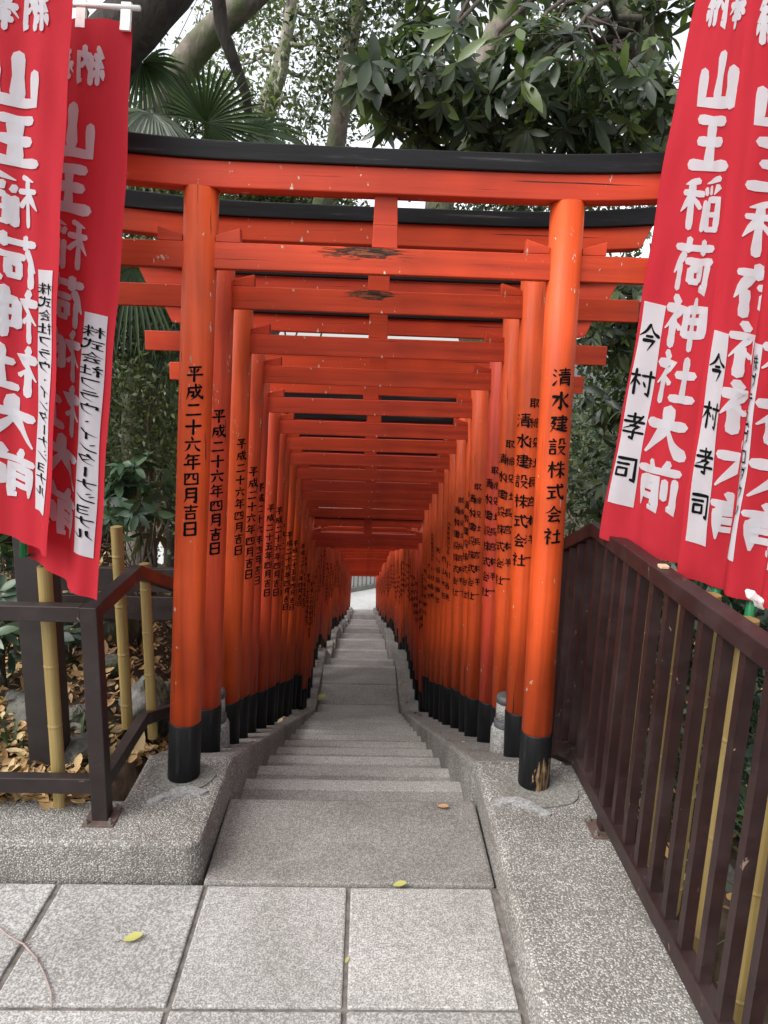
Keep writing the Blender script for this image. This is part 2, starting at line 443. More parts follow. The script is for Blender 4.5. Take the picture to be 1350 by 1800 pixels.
# ------------------------------------------------------------------ levels of the stairs
# (end of a landing: forward distance, height) as they fall away from the top
EDGES = [(2.62, 0.0), (9.2, -2.34), (9.85, -2.53), (12.3, -3.40), (13.8, -3.81), (15.7, -4.43), (18.3, -5.28), (20.7, -6.10), (23.9, -7.14), (27.5, -8.24), (31.5, -9.51), (33.6, -10.2)]
PLAZA_Z, PLAZA_Y = -10.2, 33.6


def xs(d): return -0.012 + 0.0044 * max(0.0, d - 4.5)      # middle of the stairs
def xt(d): return 0.018 + 0.0027 * d                       # middle of the gates


KERB_RISE = 0.14
PROF = [(-3.0, 0.0), (2.68, 0.0)]                          # smooth line: floor under the kerbs
STEPS = []                                                 # (start, end, z) of each tread
for (d0, z0), (d1, z1) in zip(EDGES[:-1], EDGES[1:]):
    drop = z0 - z1; n = max(1, round(drop / 0.175)); rise = drop / n; run = 0.405
    flat = (d1 - d0) - (n - 1) * run
    if flat < 0.3: run = (d1 - d0 - 0.3) / max(1, n - 1) if n > 1 else run; flat = (d1 - d0) - (n - 1) * run
    for k in range(1, n):
        STEPS.append((d0 + (k - 1) * run, d0 + k * run, z0 - k * rise))
    STEPS.append((d0 + (n - 1) * run, d1, z1))
    if flat > 0.75 or n == 1:
        if n > 1:
            PROF.append((d0 + 0.06, z0)); PROF.append((d0 + (n - 1) * run + 0.06 + 0.12, z1))
    else:
        PROF.append((d0 + 0.06, z0))
PROF.append((33.6, -10.2)); PROF.append((60.0, -10.2))
_pd = np.array([p[0] for p in PROF]); _pz = np.array([p[1] for p in PROF]); _o = np.argsort(_pd); _pd, _pz = _pd[_o], _pz[_o]


def kerb_z(d): return float(np.interp(d, _pd, _pz)) + KERB_RISE


# ------------------------------------------------------------------ landing, stairs, kerbs
def jitter_slab(mb, x0, x1, y0, y1, z, th=0.12):
    mb.box((x0, y0, z - th), (x1, y1, z))


mb = MB()
mb.box((-6, -4, -0.30), (6, 2.13, -0.012))
structure(mb.build('paving_joint', M['joint']))
mb = MB()
colx = [(-2.45, -1.985), (-1.965, -1.495), (-1.475, -1.003), (-0.985, -0.508), (-0.496, -0.022), (-0.010, 0.474)]
rng = np.random.default_rng(3)
for i, (a, b) in enumerate(colx):
    y1 = 2.122
    for j in range(8):
        y0 = y1 - 0.478
        g = 0.006 * rng.random()
        jitter_slab(mb, a + 0.002 * rng.random(), b - 0.002 * rng.random(), y0 + 0.012, y1, -0.002 - 0.005 * rng.random())
        y1 = y0
structure(mb.build('paving_slabs', M['slab'], bevel=0.006))

mb = MB()
mb.box((-0.515, 2.136, -0.4), (0.492, 2.62, -0.004))
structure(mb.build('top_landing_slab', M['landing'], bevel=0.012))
mb = MB()
for a, b, z in STEPS:
    w = 0.52 if b < 8.5 else 0.50
    c = xs((a + b) / 2)
    # long treads are laid in slabs
    m_ = max(1, round((b - a) / 0.62))
    for k in range(m_):
        p0, p1 = a + (b - a) * k / m_, a + (b - a) * (k + 1) / m_
        mb.box((c - w, p0 + (0.004 if k else -0.02), z - 0.5), (c + w, p1 - 0.0, z - (0.0025 * (k % 2))))
structure(mb.build('stairs', M['step'], bevel=0.014))
mb = MB()  # added edge strips, their paler colour makes up for faint shade on the treads
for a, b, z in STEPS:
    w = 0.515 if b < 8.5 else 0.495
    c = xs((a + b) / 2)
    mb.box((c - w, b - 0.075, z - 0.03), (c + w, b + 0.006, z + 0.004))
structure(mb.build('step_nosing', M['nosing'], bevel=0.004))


def kerb_arm(name, side, d_start, d_end, inner, outer, step=0.25):
    secs = []
    ds = sorted(set([d_start, d_end] + [float(v) for v in _pd if d_start < v < d_end] + list(np.arange(d_start, d_end, step))))
    for d in ds:
        z = kerb_z(d); c = xs(d); i, o = c + side * inner, c + side * outer
        secs.append([(i, d, z - 1.3), (i, d, z), (o, d, z), (o, d, z - 1.3)])
    m = MB().loft(secs)
    return structure(m.build(name, M['kerb'], bevel=0.018))


mb = MB()   # left kerb, level part: L-shaped
mb.prism([(-5, 2.14), (-0.555, 2.14), (-0.525, 2.17), (-0.515, 2.70), (-0.86, 2.70), (-0.86, 2.385), (-5, 2.385)], 'z', -0.35, KERB_RISE)
structure(mb.build('kerb', M['kerb'], bevel=0.016))
kerb_arm('kerb', -1, 2.704, 33.4, 0.503, 0.86)
mb = MB()
mb.prism([(0.478, -3), (0.95, -3), (0.95, 2.70), (0.500, 2.70)], 'z', -0.35, KERB_RISE - 0.012)
structure(mb.build('kerb', M['kerb'], bevel=0.022))
kerb_arm('kerb', 1, 2.704, 33.4, 0.503, 0.90)


def blob_sheet(mb, cx, cy, z, rx, ry, n=26, th=0.006, seed=0, wob=0.12):
    g = np.random.default_rng(seed); ph = g.random(4) * 6.28
    pts = []
    for k in range(n):
        a = 2 * math.pi * k / n
        w = 1 + wob * (math.sin(2 * a + ph[0]) + 0.6 * math.sin(3 * a + ph[1]) + 0.4 * math.sin(5 * a + ph[2]))
        pts.append((cx + rx * w * math.cos(a), cy + ry * w * math.sin(a)))
    mb.prism(pts, 'z', z - 0.01, z + th)


mb = MB(); blob_sheet(mb, -0.690, 2.54, KERB_RISE, 0.135, 0.105, seed=1, wob=0.06); blob_sheet(mb, 0.712, 2.50, KERB_RISE - 0.012, 0.15, 0.13, seed=2, wob=0.06)
structure(mb.build('mortar_ring', M['mortar']))
mb = MB()
for (x0, y0, z0, s) in ((-0.665, 2.415, KERB_RISE + 0.004, 1), (0.625, 2.395, KERB_RISE - 0.008, -1)):
    up, lo = [], []
    for k in range(25):
        u = k / 24 - 0.5
        yy = y0 + s * u * 0.075 + 0.02 * math.cos(u * 6) + 0.003 * math.sin(k * 0.8)
        t_ = 0.022 * (1 - (2 * u) ** 2) ** 0.5 + 0.002 + 0.0035 * math.sin(k * 0.55) * (1 - 4 * u * u)
        up.append((x0 + u * 0.21, yy + t_)); lo.append((x0 + u * 0.21, yy - t_ - 0.004 * math.sin(k * 0.7)))
    mb.prism(up + lo[::-1], 'z', z0 - 0.01, z0 + 0.0065)
structure(mb.build('mortar_patch', M['mortar_light']))

# lower square at the foot of the stairs
mb = MB(); mb.box((-14, PLAZA_Y - 0.02, PLAZA_Z - 0.4), (14, 48, PLAZA_Z))
structure(mb.build('lower_square', M['plaza']))


# ------------------------------------------------------------------ terrain
def terrain(x, y):
    base = np.interp(y, _pd, _pz)
    c = -0.012 + 0.0044 * np.maximum(0, y - 4.5)
    left = np.where(x < c, 1.0, 0.0)
    # banks on both sides fall later than the stairs
    bank_l = 0.12 + 0.03 * np.clip(y - 2.4, 0, 4) - 0.40 * np.clip(y - 6.5, 0, 26.5) + 0.10 * np.clip(-x - 1.6, 0, 8)
    bank_r = -0.02 - 0.06 * np.clip(y - 2.4, 0, 4) - 0.36 * np.clip(y - 6.0, 0, 28.5) + 0.07 * np.clip(x - 1.6, 0, 8)
    bank = np.where(left > 0, bank_l, bank_r)
    bank = np.maximum(bank, base + 0.06)
    a = np.abs(x - c)
    k = np.clip((a - 0.93) / (0.35 + 0.40 * np.clip(y - 3.4, 0, 6)), 0, 1); k = k * k * (3 - 2 * k)
    edge = base + KERB_RISE - 0.035
    z = edge * (1 - k) + bank * k
    z = np.where(a < 0.84, base - 0.9, z)
    flat = np.clip((y - 33.0) / 1.0, 0, 1)
    z = z * (1 - flat) + (PLAZA_Z - 0.06) * flat
    bump_ = 0.03 * np.sin(x * 3.1 + 1.3) * np.sin(y * 2.7) + 0.02 * np.sin(x * 7.3) * np.cos(y * 6.1 + 0.5)
    z = z + np.where(a > 1.05, bump_, 0) * (1 - flat)
    z = np.where((y < 2.37) & (x < -0.5), -0.15, z)
    z = np.where((y < 2.60) & (x > -0.6) & (x < 0.95), -0.33, z)
    z = np.where((y < -1.5), -0.15, z)
    return z


gx = np.unique(np.concatenate([np.linspace(-60, -6, 28), np.arange(-6, 6, 0.13), np.linspace(6, 60, 28)]))
gy = np.unique(np.concatenate([np.linspace(-40, -2, 12), np.arange(-2, 8, 0.13), np.arange(8, 36, 0.4), np.linspace(36, 90, 20)]))
GX, GY = np.meshgrid(gx, gy, indexing='ij')
GZ = terrain(GX, GY)
idx = np.arange(len(gx) * len(gy)).reshape(len(gx), len(gy))
F = np.stack([idx[:-1, :-1], idx[1:, :-1], idx[1:, 1:], idx[:-1, 1:]], -1).reshape(-1, 4)
structure(fast_mesh('ground', np.stack([GX, GY, GZ], -1).reshape(-1, 3), F, M['soil'], smooth=True))

# ------------------------------------------------------------------ brush lettering
GL = {
 '山': '50065080 163616868486 84308490', '王': '20148016 24487648 50145084 08869286',
 '稲': '38081216t 08324632 27122792 27340664t 29384456f 88065214t 52225632 68207032 88188032t 54445494 66446692 664490449092 66669066 66909090',
 '荷': '08209220 34083430 68086830 28320868t 20522096 36469646 44584480 445864586480 44806480 844684947290',
 '神': '22043016 062638260664t 24462496 28504062f 50265074 502692269274 50489248 50729272 71067198',
 '社': '22043016 062638260664t 24462496 28504062f 52429642 73127388 46889888',
 '大': '08369236 500648400894ct 504070709494cf', '前': '30043618 70046218 06249424 16381694t 1638483848944090 16564856 16724872 64426478 843684947490',
 '奉': '20148014 26287428 08449244 480444300666ct 524470549466cf 30607060 22747874 50525098',
 '納': '300412243430 382210484246 26482696 12620684t 38604678f 52265296 5226922692928488 720470305666ct 72448460f',
 '今': '50040646ct 50089446cf 36466446 266072605096t', '村': '06264626 28042896 28300664t 30384658f 50289828 800680946888 58466664f',
 '孝': '20167216 48044836 08369236 80120866ct 345070505262 526252943890 08749474', '司': '1414841484947090 14326432 20502080 205056505680 20785678',
 '五': '16128412 46123888 204874487088 06889488', '平': '16128412 28243842f 72226042t 06569456 50125096', '成': '20269226 202620540894ct 2050465044763472 5804645494909676c 844060803896ct 74068818f',
 '二': '20248024 08829282', '十': '06469446 50065096', '六': '46045422 06349434 36480892ct 62489290cf',
 '年': '30040836ct 26168816 28408240 28402866 04669666 56165698', '四': '12201286 122088208886 38202058ct 602060507456c 12848884',
 '月': '260826641294ct 2608780878946688 26347834 26607860', '吉': '12188818 50045044 20448044 28582894 285872587294 28927292',
 '日': '20102092 201080108092 20508050 20908090',
 '清': '08102020 04361646 06922666t 36149614 42289028 32429842 66046642 44544296t 4454885488967892 44688868 44828882',
 '水': '500450943886 083040300880t 88205846t 543674709688cf', '建': '421486148644 36289828 42448644 40608860 36769676 64046484 08163216124630460694t 106036809894cf',
 '設': '22043212 04204220 08343834 08483848 10621090 106236623690 10883688 580858304842ct 5808820882349434 505288524896t 58569696cf',
 '株': '06264426 26042696 26300466t 28364254f 58124834t 56269226 44489848 72047298 70504488ct 74509886cf',
 '式': '06229422 14465046 32463280 08865478 6006706696929674c 78089018', '会': '50040644ct 50089444cf 34446644 20608060 446224907886 66728296f',
 '取': '06125212 14121480 42124296 14324232 14524252 04825272 542288225294t 56369694cf',
 '締': '300412243430 382210484246 26482696 12620684t 38604678f 72047214 50169616 58186030 86188230 46344646 463498349646 54525488 5452905290868284 72407298',
 '役': '24040426t 26260454t 18461896 520852304042ct 5208820882349434 445286523896t 50569696cf',
 '長': '28082862 28088008 28267426 28427442 04609660 286028944684 84666274t 466060809496cf',
 '宮': '50025012 10161030 101690168630 30283052 302870287052 30507050 20662096 206680668096 20948094',
 '本': '08289228 50045098 48300876ct 52309474cf 32746874', '洋': '08102020 04361646 06922666t 50045616 80047416 38229422 42429042 34629862 66226698',
 '一': '06509450', 'フ': '16208420806030 94t'.replace(' ', ''), 'ラ': '24147614 1638843870703294t', 'ウ': '50045020 16221646 1622842274663296t',
 'イ': '800854401060ct 52365296', 'ン': '16203634f 128850749030ct', 'タ': '44041448ct 3422842264702096t 34446662f', 'ー': '50085092', 'ダ': '44041448ct 3422842264702096t 34446662f 80068814f 90009808f', 'プ': '1620802080603094t 840492048812 881284128404', 'ナ': '10369036 540650602296ct',
 'シ': '24124224f 12363048f 129052768832ct', 'ョ': '303078307894 34607860 30927892', 'ル': '301628600692ct 581258869454ct', '・': '44465656',
 '代': '26040450t 18321896 36349826 5604686096929672c 78108820f', '表': '14148614 20288028 08449444 50045044 48460880ct 326234925280 74565668t 524670769694cf',
 '下': '08149214 50145098 54347654f', '祥': '22043016 062638260664t 24462496 28504062f 56046218 86048018 46229622 50429442 44629862 72227298',
 'テ': '24127612 08369236 52362696ct', 'ム': '500816848476 66508896f', 'ロ': '18181890 181882188290 18888288', 'ク': '40040844ct 3822842270642496t',
 'ツ': '12222042f 44165036f 862078602696ct', '小': '500650943888 28400872t 72389470f', '川': '201016600894ct 50145080 84088496',
 '昌': '30063044 300670067044 30247024 30427042 20522096 205280528096 20738073 20948094',
 '美': '30043816 70046216 14208620 20327832 10469046 50205060 06609460 48600896ct 52629496cf', '矢': '28040830ct 22248424 08529452 502450520896ct 52549296cf', '八': '36221092ct 50187060 9490cf'.replace('7060 ', '7060'), '内': '18261896 1826822682928088 500450305266t',
}


def stroke_ribbon(s, width):
    fl = ''.join(ch for ch in s if ch.isalpha()); dg = ''.join(ch for ch in s if ch.isdigit())
    P = np.array([(int(dg[i:i + 2]), int(dg[i + 2:i + 4])) for i in range(0, len(dg) - 3, 4)], float)
    P[:, 1] -= 0.07 * (P[:, 0] - 50)
    if 'c' in fl and len(P) == 2:
        m = (P[0] + P[1]) / 2; dv = P[1] - P[0]; nrm = np.array([-dv[1], dv[0]]) * 0.13
        if nrm[1] < 0: nrm = -nrm
        P = np.array([P[0], m + nrm * (0.8 if 't' in fl else 1.0), P[1]])
    if 'c' in fl and len(P) > 2:
        Q = np.vstack([2 * P[0] - P[1], P, 2 * P[-1] - P[-2]]); out = []
        for i in range(len(P) - 1):
            for t in np.linspace(0, 1, 6, endpoint=False):
                a, b, c, d = Q[i], Q[i + 1], Q[i + 2], Q[i + 3]
                out.append(0.5 * (2 * b + (c - a) * t + (2 * a - 5 * b + 4 * c - d) * t * t + (-a + 3 * b - 3 * c + d) * t ** 3))
        P = np.vstack(out + [P[-1]])
    seg = []
    for a, b in zip(P[:-1], P[1:]):
        k = max(1, int(np.linalg.norm(b - a) / 9))
        seg += [a + (b - a) * i / k for i in range(k)]
    P = np.vstack(seg + [P[-1]])
    L = np.concatenate([[0], np.cumsum(np.linalg.norm(np.diff(P, axis=0), axis=1))]); u = L / L[-1]
    if 't' in fl: w = np.interp(u, [0, 0.12, 0.5, 1], [0.95, 1.1, 0.9, 0.18])
    elif 'f' in fl: w = np.interp(u, [0, 0.5, 0.85, 1], [0.35, 0.8, 1.3, 0.7])
    else: w = np.interp(u, [0, 0.1, 0.5, 0.88, 1], [0.85, 1.1, 0.86, 1.12, 0.9])
    horizontal = abs(P[-1][0] - P[0][0]) > abs(P[-1][1] - P[0][1])
    w = w * width * (0.86 if horizontal else 1.0) / 2
    Tn = np.gradient(P, axis=0); Tn /= np.linalg.norm(Tn, axis=1)[:, None] + 1e-9
    Nn = np.stack([-Tn[:, 1], Tn[:, 0]], 1)
    k = np.ones(len(P))
    for i in range(1, len(P) - 1):
        a = P[i] - P[i - 1]; b = P[i + 1] - P[i]; c = a @ b / (np.linalg.norm(a) * np.linalg.norm(b) + 1e-9)
        k[i] = min(1.35, 1 / max(0.3, math.sqrt(max(0, (1 + c) / 2))))
    Lf, Rt = P + Nn * (w * k)[:, None], P - Nn * (w * k)[:, None]
    e0, e1 = P[0] - Tn[0] * w[0] * 0.55, P[-1] + Tn[-1] * w[-1] * 0.55
    return Lf, Rt, e0, e1


BR = np.random.default_rng(97)


def glyph_mesh(text_cells, width, surf, V, F, z0=0.0):
    """text_cells: (char, centre u, centre v, size u, size v); surf(u, v, lift) -> point"""
    k = 0
    for ch, cu, cv, su, sv in text_cells:
        ss = GL[ch].split(); wd = width * min(1.1, max(0.60, 1.16 - 0.042 * (len(ss) - 2)))
        for s in ss:
            Lf, Rt, e0, e1 = stroke_ribbon(s, wd * float(BR.normal(1, 0.07)))
            jx = BR.normal(0, 1.1, 2); Lf, Rt, e0, e1 = Lf + jx, Rt + jx, e0 + jx, e1 + jx
            lift = z0 + 0.00009 * (k % 12); k += 1
            def m(p): return surf(cu + (p[0] - 50) / 100 * su, cv + (p[1] - 50) / 100 * sv, lift)
            o = len(V); n = len(Lf)
            Mid = (Lf + Rt) / 2
            V += [m(p) for p in Lf] + [m(p) for p in Mid] + [m(p) for p in Rt] + [m(e0), m(e1)]
            for i in range(n - 1):
                for q in (0, n):
                    F += [(o + q + i, o + q + n + i, o + q + n + i + 1), (o + q + i, o + q + n + i + 1, o + q + i + 1)]
            F += [(o + 3 * n, o + n, o), (o + 3 * n, o + 2 * n, o + n), (o + n - 1, o + 2 * n - 1, o + 3 * n + 1), (o + 2 * n - 1, o + 3 * n - 1, o + 3 * n + 1)]


# ------------------------------------------------------------------ torii gates
P_TOP, P_R = 2.165, 0.0585
NUKI_Z0, NUKI_Z1 = 1.915, 2.000
BASE_H = 0.235


class Gate:
    """one torii in its own frame: origin at the middle between the post feet"""
    def __init__(self, base_l=-0.70, base_r=0.70, top_l=-0.600, top_r=0.625, foot_l=0.0, foot_r=0.0):
        self.b = {-1: base_l, 1: base_r}; self.t = {-1: top_l, 1: top_r}; self.foot = {-1: foot_l, 1: foot_r}

    def axis(self, s, z):
        f = (z - self.foot[s]) / (P_TOP - self.foot[s]); return self.b[s] + (self.t[s] - self.b[s]) * f

    def build(self, root, label_parts=None, nuki_mat=None, base_mat=None, left_text=None, right_text=None, ang=0.5):
        cxm = (self.t[-1] + self.t[1]) / 2
        o = root.location
        W = lambda p: (p[0] + o[0], p[1] + o[1], p[2] + o[2])
        def put(mb, *a, **k):
            mb.v = [W(p) for p in mb.v]; return mb.build(*a, **k)
        for s in (-1, 1):
            zb = self.foot[s]
            mb = MB(); zs = [zb + BASE_H - 0.004, zb + 0.8, 1.5, P_TOP + 0.004]
            mb.tube([(self.axis(s, z), 0, z) for z in zs], [P_R, P_R * 0.99, P_R * 0.985, P_R * 0.98], 28)
            post = put(mb, 'post', M['post'], root, smooth=True)
            flat_caps(post)
            mb = MB(); zs = [zb - 0.13, zb + BASE_H - 0.006, zb + BASE_H]
            mb.tube([(self.axis(s, z), 0, z) for z in zs], [P_R * 1.06, P_R * 1.05, P_R * 1.02], 28)
            pb = put(mb, 'post_base', base_mat if (base_mat and s == 1) else M['black_post'], post, smooth=True); flat_caps(pb)
            tx = left_text if s == -1 else right_text
            if tx:
                for (txt, z_top, pitch, size, a0) in tx:
                    V, F = [], []
                    def surf(u, v, lift, s=s, a0=a0):
                        # u: metres along the skin, v: metres down from z_top
                        z = z_top - v; th = a0 + u / P_R
                        r = P_R + 0.0011 + lift
                        return (self.axis(s, z) + r * math.sin(th), -r * math.cos(th), z)
                    glyph_mesh([(c, 0, (i + 0.5) * pitch, size * 1.06, size) for i, c in enumerate(txt)], 13.0, surf, V, F)
                    fast_mesh('inscription', np.array([W(p) for p in V]), np.array(F), M['ink'], post)
        # lower tie beam, right through both posts
        mb = MB(); mb.box((cxm - 1.03, -0.024, NUKI_Z0), (cxm + 1.03, 0.024, NUKI_Z1))
        put(mb, 'tie_beam', nuki_mat or M['beam'], root, bevel=0.003)
        for s in (-1, 1):
            for q in (-1, 1):
                xi = self.axis(s, NUKI_Z1) + q * (P_R - 0.003)
                mb = MB(); mb.prism([(xi, NUKI_Z1 + 0.001), (xi + q * 0.082, NUKI_Z1 + 0.001), (xi + q * 0.082, NUKI_Z1 + 0.046), (xi, NUKI_Z1 + 0.022)], 'y', -0.0215, 0.0215)
                put(mb, 'wedge', M['beam'], root, bevel=0.002)
        mb = MB(); mb.prism([(cxm - 0.043, NUKI_Z1 + 0.001), (cxm + 0.043, NUKI_Z1 + 0.001), (cxm + 0.038, P_TOP + 0.003), (cxm - 0.038, P_TOP + 0.003)], 'y', -0.020, 0.020)
        put(mb, 'strut', M['beam'], root, bevel=0.002)
        # red lintel under the black cap, both sweeping up at the ends
        def sweep(x): a = max(0.0, abs(x) - 0.45) / 0.6; return 0.028 * a * a
        def beam(z0, z1, half0, half1, y0, y1, grow=0.0):
            secs = []
            n = 24
            for i in range(n + 1):
                u = -1 + 2 * i / n
                xa, xb = u * half0, u * half1
                za = z0 + sweep(xa); zb_ = z1 + sweep(xb) + grow * u * u
                secs.append([(cxm + xa, y0, za), (cxm + xa, y1, za), (cxm + xb, y1, zb_), (cxm + xb, y0, zb_)])
            return MB().loft(secs)
        put(beam(P_TOP, P_TOP + 0.082, 1.005, 1.045, -0.047, 0.047), 'red_lintel', M['beam'], root, bevel=0.004)
        put(beam(P_TOP + 0.0822, P_TOP + 0.136, 1.055, 1.085, -0.060, 0.060, 0.012), 'black_cap', M['black'], root, bevel=0.004)


def flat_caps(ob):
    for p in ob.data.polygons:
        if len(p.vertices) > 4: p.use_smooth = False


DATE = '平成二十六年四月吉日'
N_GATES = 85
SPACING = (33.05 - 2.543) / (N_GATES - 1)
words1 = ['', 'first', 'second', 'third', 'fourth', 'fifth', 'sixth', 'seventh', 'eighth', 'ninth', 'tenth', 'eleventh', 'twelfth', 'thirteenth', 'fourteenth', 'fifteenth', 'sixteenth', 'seventeenth', 'eighteenth', 'nineteenth']
tens = ['', '', 'twenty', 'thirty', 'forty', 'fifty', 'sixty', 'seventy', 'eighty']


def ordinal(n):
    if n < 20: return words1[n]
    if n % 10 == 0: return tens[n // 10][:-1] + 'ieth'
    return tens[n // 10] + '-' + words1[n % 10]


gates = []
GRP = 'vermilion torii gates lined up down the stairs'
Z_NEAR = {0: 0.134, 1: 0.030, 2: -0.135, 3: -0.280, 4: -0.440, 5: -0.595, 6: -0.735, 7: -0.885, 8: -1.042, 9: -1.205, 10: -1.350, 11: -1.495, 12: -1.650}
g_rng = np.random.default_rng(5)
protos = {}
for i in range(N_GATES):
    d = 2.543 + SPACING * i
    z = Z_NEAR.get(i, kerb_z(d) + 0.03)
    loc = (xt(d), d, z)
    if i == 0:
        lab = 'nearest vermilion torii gate, its tie beam cracked along the top and black cap fully visible'
        root = thing('torii_gate', lab, 'torii gate', loc, GRP)
        Gate(base_l=-0.703, base_r=0.684, top_l=-0.588, top_r=0.638, foot_l=0.012, foot_r=-0.006).build(
            root, nuki_mat=M['beam_rot1'], base_mat=M['black_rot'],
            left_text=[(DATE, 1.595, 0.0605, 0.058, 0.14)], right_text=[('清水建設株式会社', 1.635, 0.081, 0.064, 0.02)])
    elif i == 1:
        lab = 'second vermilion torii gate from the front, tie beam split open below its strut'
        root = thing('torii_gate', lab, 'torii gate', loc, GRP)
        Gate().build(root, nuki_mat=M['beam_rot2'], left_text=[(DATE, 1.53, 0.0605, 0.056, 0.42)],
                     right_text=[('清水建設株式会社', 1.56, 0.083, 0.060, -0.72), ('取締役社長宮本洋一', 1.63, 0.080, 0.042, 0.08)])
    elif i < 16:
        jz, js, ja = 0.035 * g_rng.normal(), 1 + 0.06 * g_rng.normal(), 0.07 * g_rng.normal()
        root = thing('torii_gate', 'third torii gate from the top of the stairs, its left post a pinker red', 'torii gate', loc, GRP)
        date = '平成二十五年四月吉日' if i in (5, 9, 13) else DATE
        if i < 7: right = [('清水建設株式会社', 1.55 + jz, 0.083, 0.054 * js, -0.98 + ja), ('取締役社長宮本洋一', 1.62 + jz, 0.080, 0.042, -0.30 + ja)]
        elif i % 3 == 0: right = [('矢八稲荷神社', 1.42 + jz, 0.088, 0.056 * js, -0.86 + ja)]
        elif i % 3 == 1: right = [('小川昌美', 1.30 + jz, 0.085, 0.056 * js, -0.90 + ja), ('代表取締役社長', 1.58 + jz, 0.036, 0.032, -0.90 + ja)]
        else: right = [('内山大吉', 1.36 + jz, 0.10, 0.050 * js, -0.86 + ja)]
        t0 = 0.016 * g_rng.normal()
        Gate(base_l=-0.70 + 0.006 * g_rng.normal(), base_r=0.70 + 0.006 * g_rng.normal(), top_l=-0.600 + 0.008 * g_rng.normal(), top_r=0.625 + 0.008 * g_rng.normal()).build(
            root, left_text=[(date, 1.52 + 0.03 * g_rng.normal(), 0.0605 * js, 0.053 * js, 0.66 + ja)], right_text=right)
        protos[i] = root
    else:
        src = protos[7 + (i * 5) % 9]
        root = copy_tree(src); root.location = loc
    if i > 2:
        place = 'under the top flight' if d < 8.2 else ('over the first landing' if d < 9.9 else ('halfway down the tunnel' if d < 20 else 'far down the tunnel'))
        root['label'] = 'vermilion torii gate, the %s from the top of the stairs, %s' % (ordinal(i + 1), place)
        if i == N_GATES - 1: root['label'] = 'last vermilion torii gate, framing the bright square at the foot of the stairs'
    if i > 1:
        root.rotation_euler = (0.010 * (g_rng.random() - 0.5), 0.010 * (g_rng.random() - 0.5), 0.020 * (g_rng.random() - 0.5))
        root.location.z += 0.016 * (g_rng.random() - 0.5); root.location.x += 0.020 * (g_rng.random() - 0.5); root.location.y += 0.03 * (g_rng.random() - 0.5)
    gates.append(root)
# the rot on the first two tie beams sits at the beams' own middle: texture space is the gate's frame

# ------------------------------------------------------------------ short stone pillars beside the second gate
def stone_pillar(x, y, z, lab):
    t = thing('stone_pillar', lab, 'stone pillar', (x, y, z), 'short stone pillars either side of the stairs')
    def lathe(prof, n=32): return MB().tube([(x, y, z + h) for r, h in prof], [r for r, h in prof], n)
    b = lathe([(0.064, -0.06), (0.065, 0.0), (0.065, 0.130), (0.060, 0.146), (0.045, 0.151)]).build('pedestal', M['lantern_stone'], t, smooth=True)
    lathe([(0.052, 0.149), (0.053, 0.153), (0.053, 0.178), (0.050, 0.181)]).build('band', M['lantern_band'], t, smooth=True)
    lathe([(0.047, 0.180), (0.047, 0.272)]).build('shaft', M['lantern_stone'], t, smooth=True)
    lathe([(0.049, 0.271), (0.049, 0.290), (0.046, 0.302), (0.03, 0.307), (0.002, 0.308)]).build('cap', M['lantern_band'], t, smooth=True)


stone_pillar(-0.672, 3.10, kerb_z(3.12) + 0.0, 'short round stone pillar with dark cap behind the left post of the second gate')
stone_pillar(0.700, 3.08, kerb_z(3.10) + 0.0, 'short round stone pillar with dark cap behind the right post of the second gate')

# ------------------------------------------------------------------ railings
def railing_post(t, x, y, zb, ztop, w=0.042, mat='brown', name='post'):
    mb = MB(); mb.box((x - w / 2, y - w / 2, zb + 0.006), (x + w / 2, y + w / 2, ztop)); p = mb.build(name, M[mat], t, bevel=0.003)
    mb = MB(); mb.box((x - 0.055, y - 0.055, zb - 0.01), (x + 0.055, y + 0.055, zb + 0.007)); pl = mb.build('base_plate', M['plate'], p, bevel=0.002)
    for sx in (-1, 1):
        for sy in (-1, 1):
            mb = MB(); bx, by = x + sx * 0.041, y + sy * 0.041
            mb.tube([(bx, by, zb + 0.007), (bx, by, zb + 0.015)], 0.0085, 6); mb.tube([(bx, by, zb + 0.015), (bx, by, zb + 0.026)], [0.005, 0.0045], 8)
            mb.build('bolt', M['steel'], p)
    return p


K = KERB_RISE
lx, ly = -0.898, 2.275
t = thing('metal_railing', 'open dark brown metal railing of two rails, left of the stairs under the banners', 'railing', (lx, ly, K))
z1, z2 = 0.908, 0.275
mb = MB(); mb.bar([(-4.2, ly, z1), (lx - 0.028, ly, z1)], 0.045, 0.054); mb.build('top_rail', M['brown'], t, bevel=0.003)
mb = MB(); mb.bar([(lx, ly + 0.026, z1), (lx, 2.75, z1), (lx, 4.3, z1 - 0.42 * 1.55)], 0.045, 0.054); mb.build('top_rail', M['brown_red'], t, bevel=0.003)
mb = MB(); mb.bar([(-4.2, ly, z2), (lx - 0.021, ly, z2)], 0.042, 0.058); mb.build('bottom_rail', M['brown'], t, bevel=0.003)
mb = MB(); mb.bar([(lx, ly + 0.021, z2 - 0.01), (lx, 2.76, z2 - 0.01), (lx, 4.3, z2 - 0.01 - 0.42 * 1.54)], 0.042, 0.05); mb.build('bottom_rail', M['brown'], t, bevel=0.003)
railing_post(t, lx, ly, K, z1 + 0.027, 0.056)
railing_post(t, -2.6, ly, K, z1 - 0.028, 0.05)
mb = MB(); mb.box((lx - 0.021, 4.02, -0.7), (lx + 0.021, 4.06, 0.36)); mb.build('post', M['brown'], t, bevel=0.003)

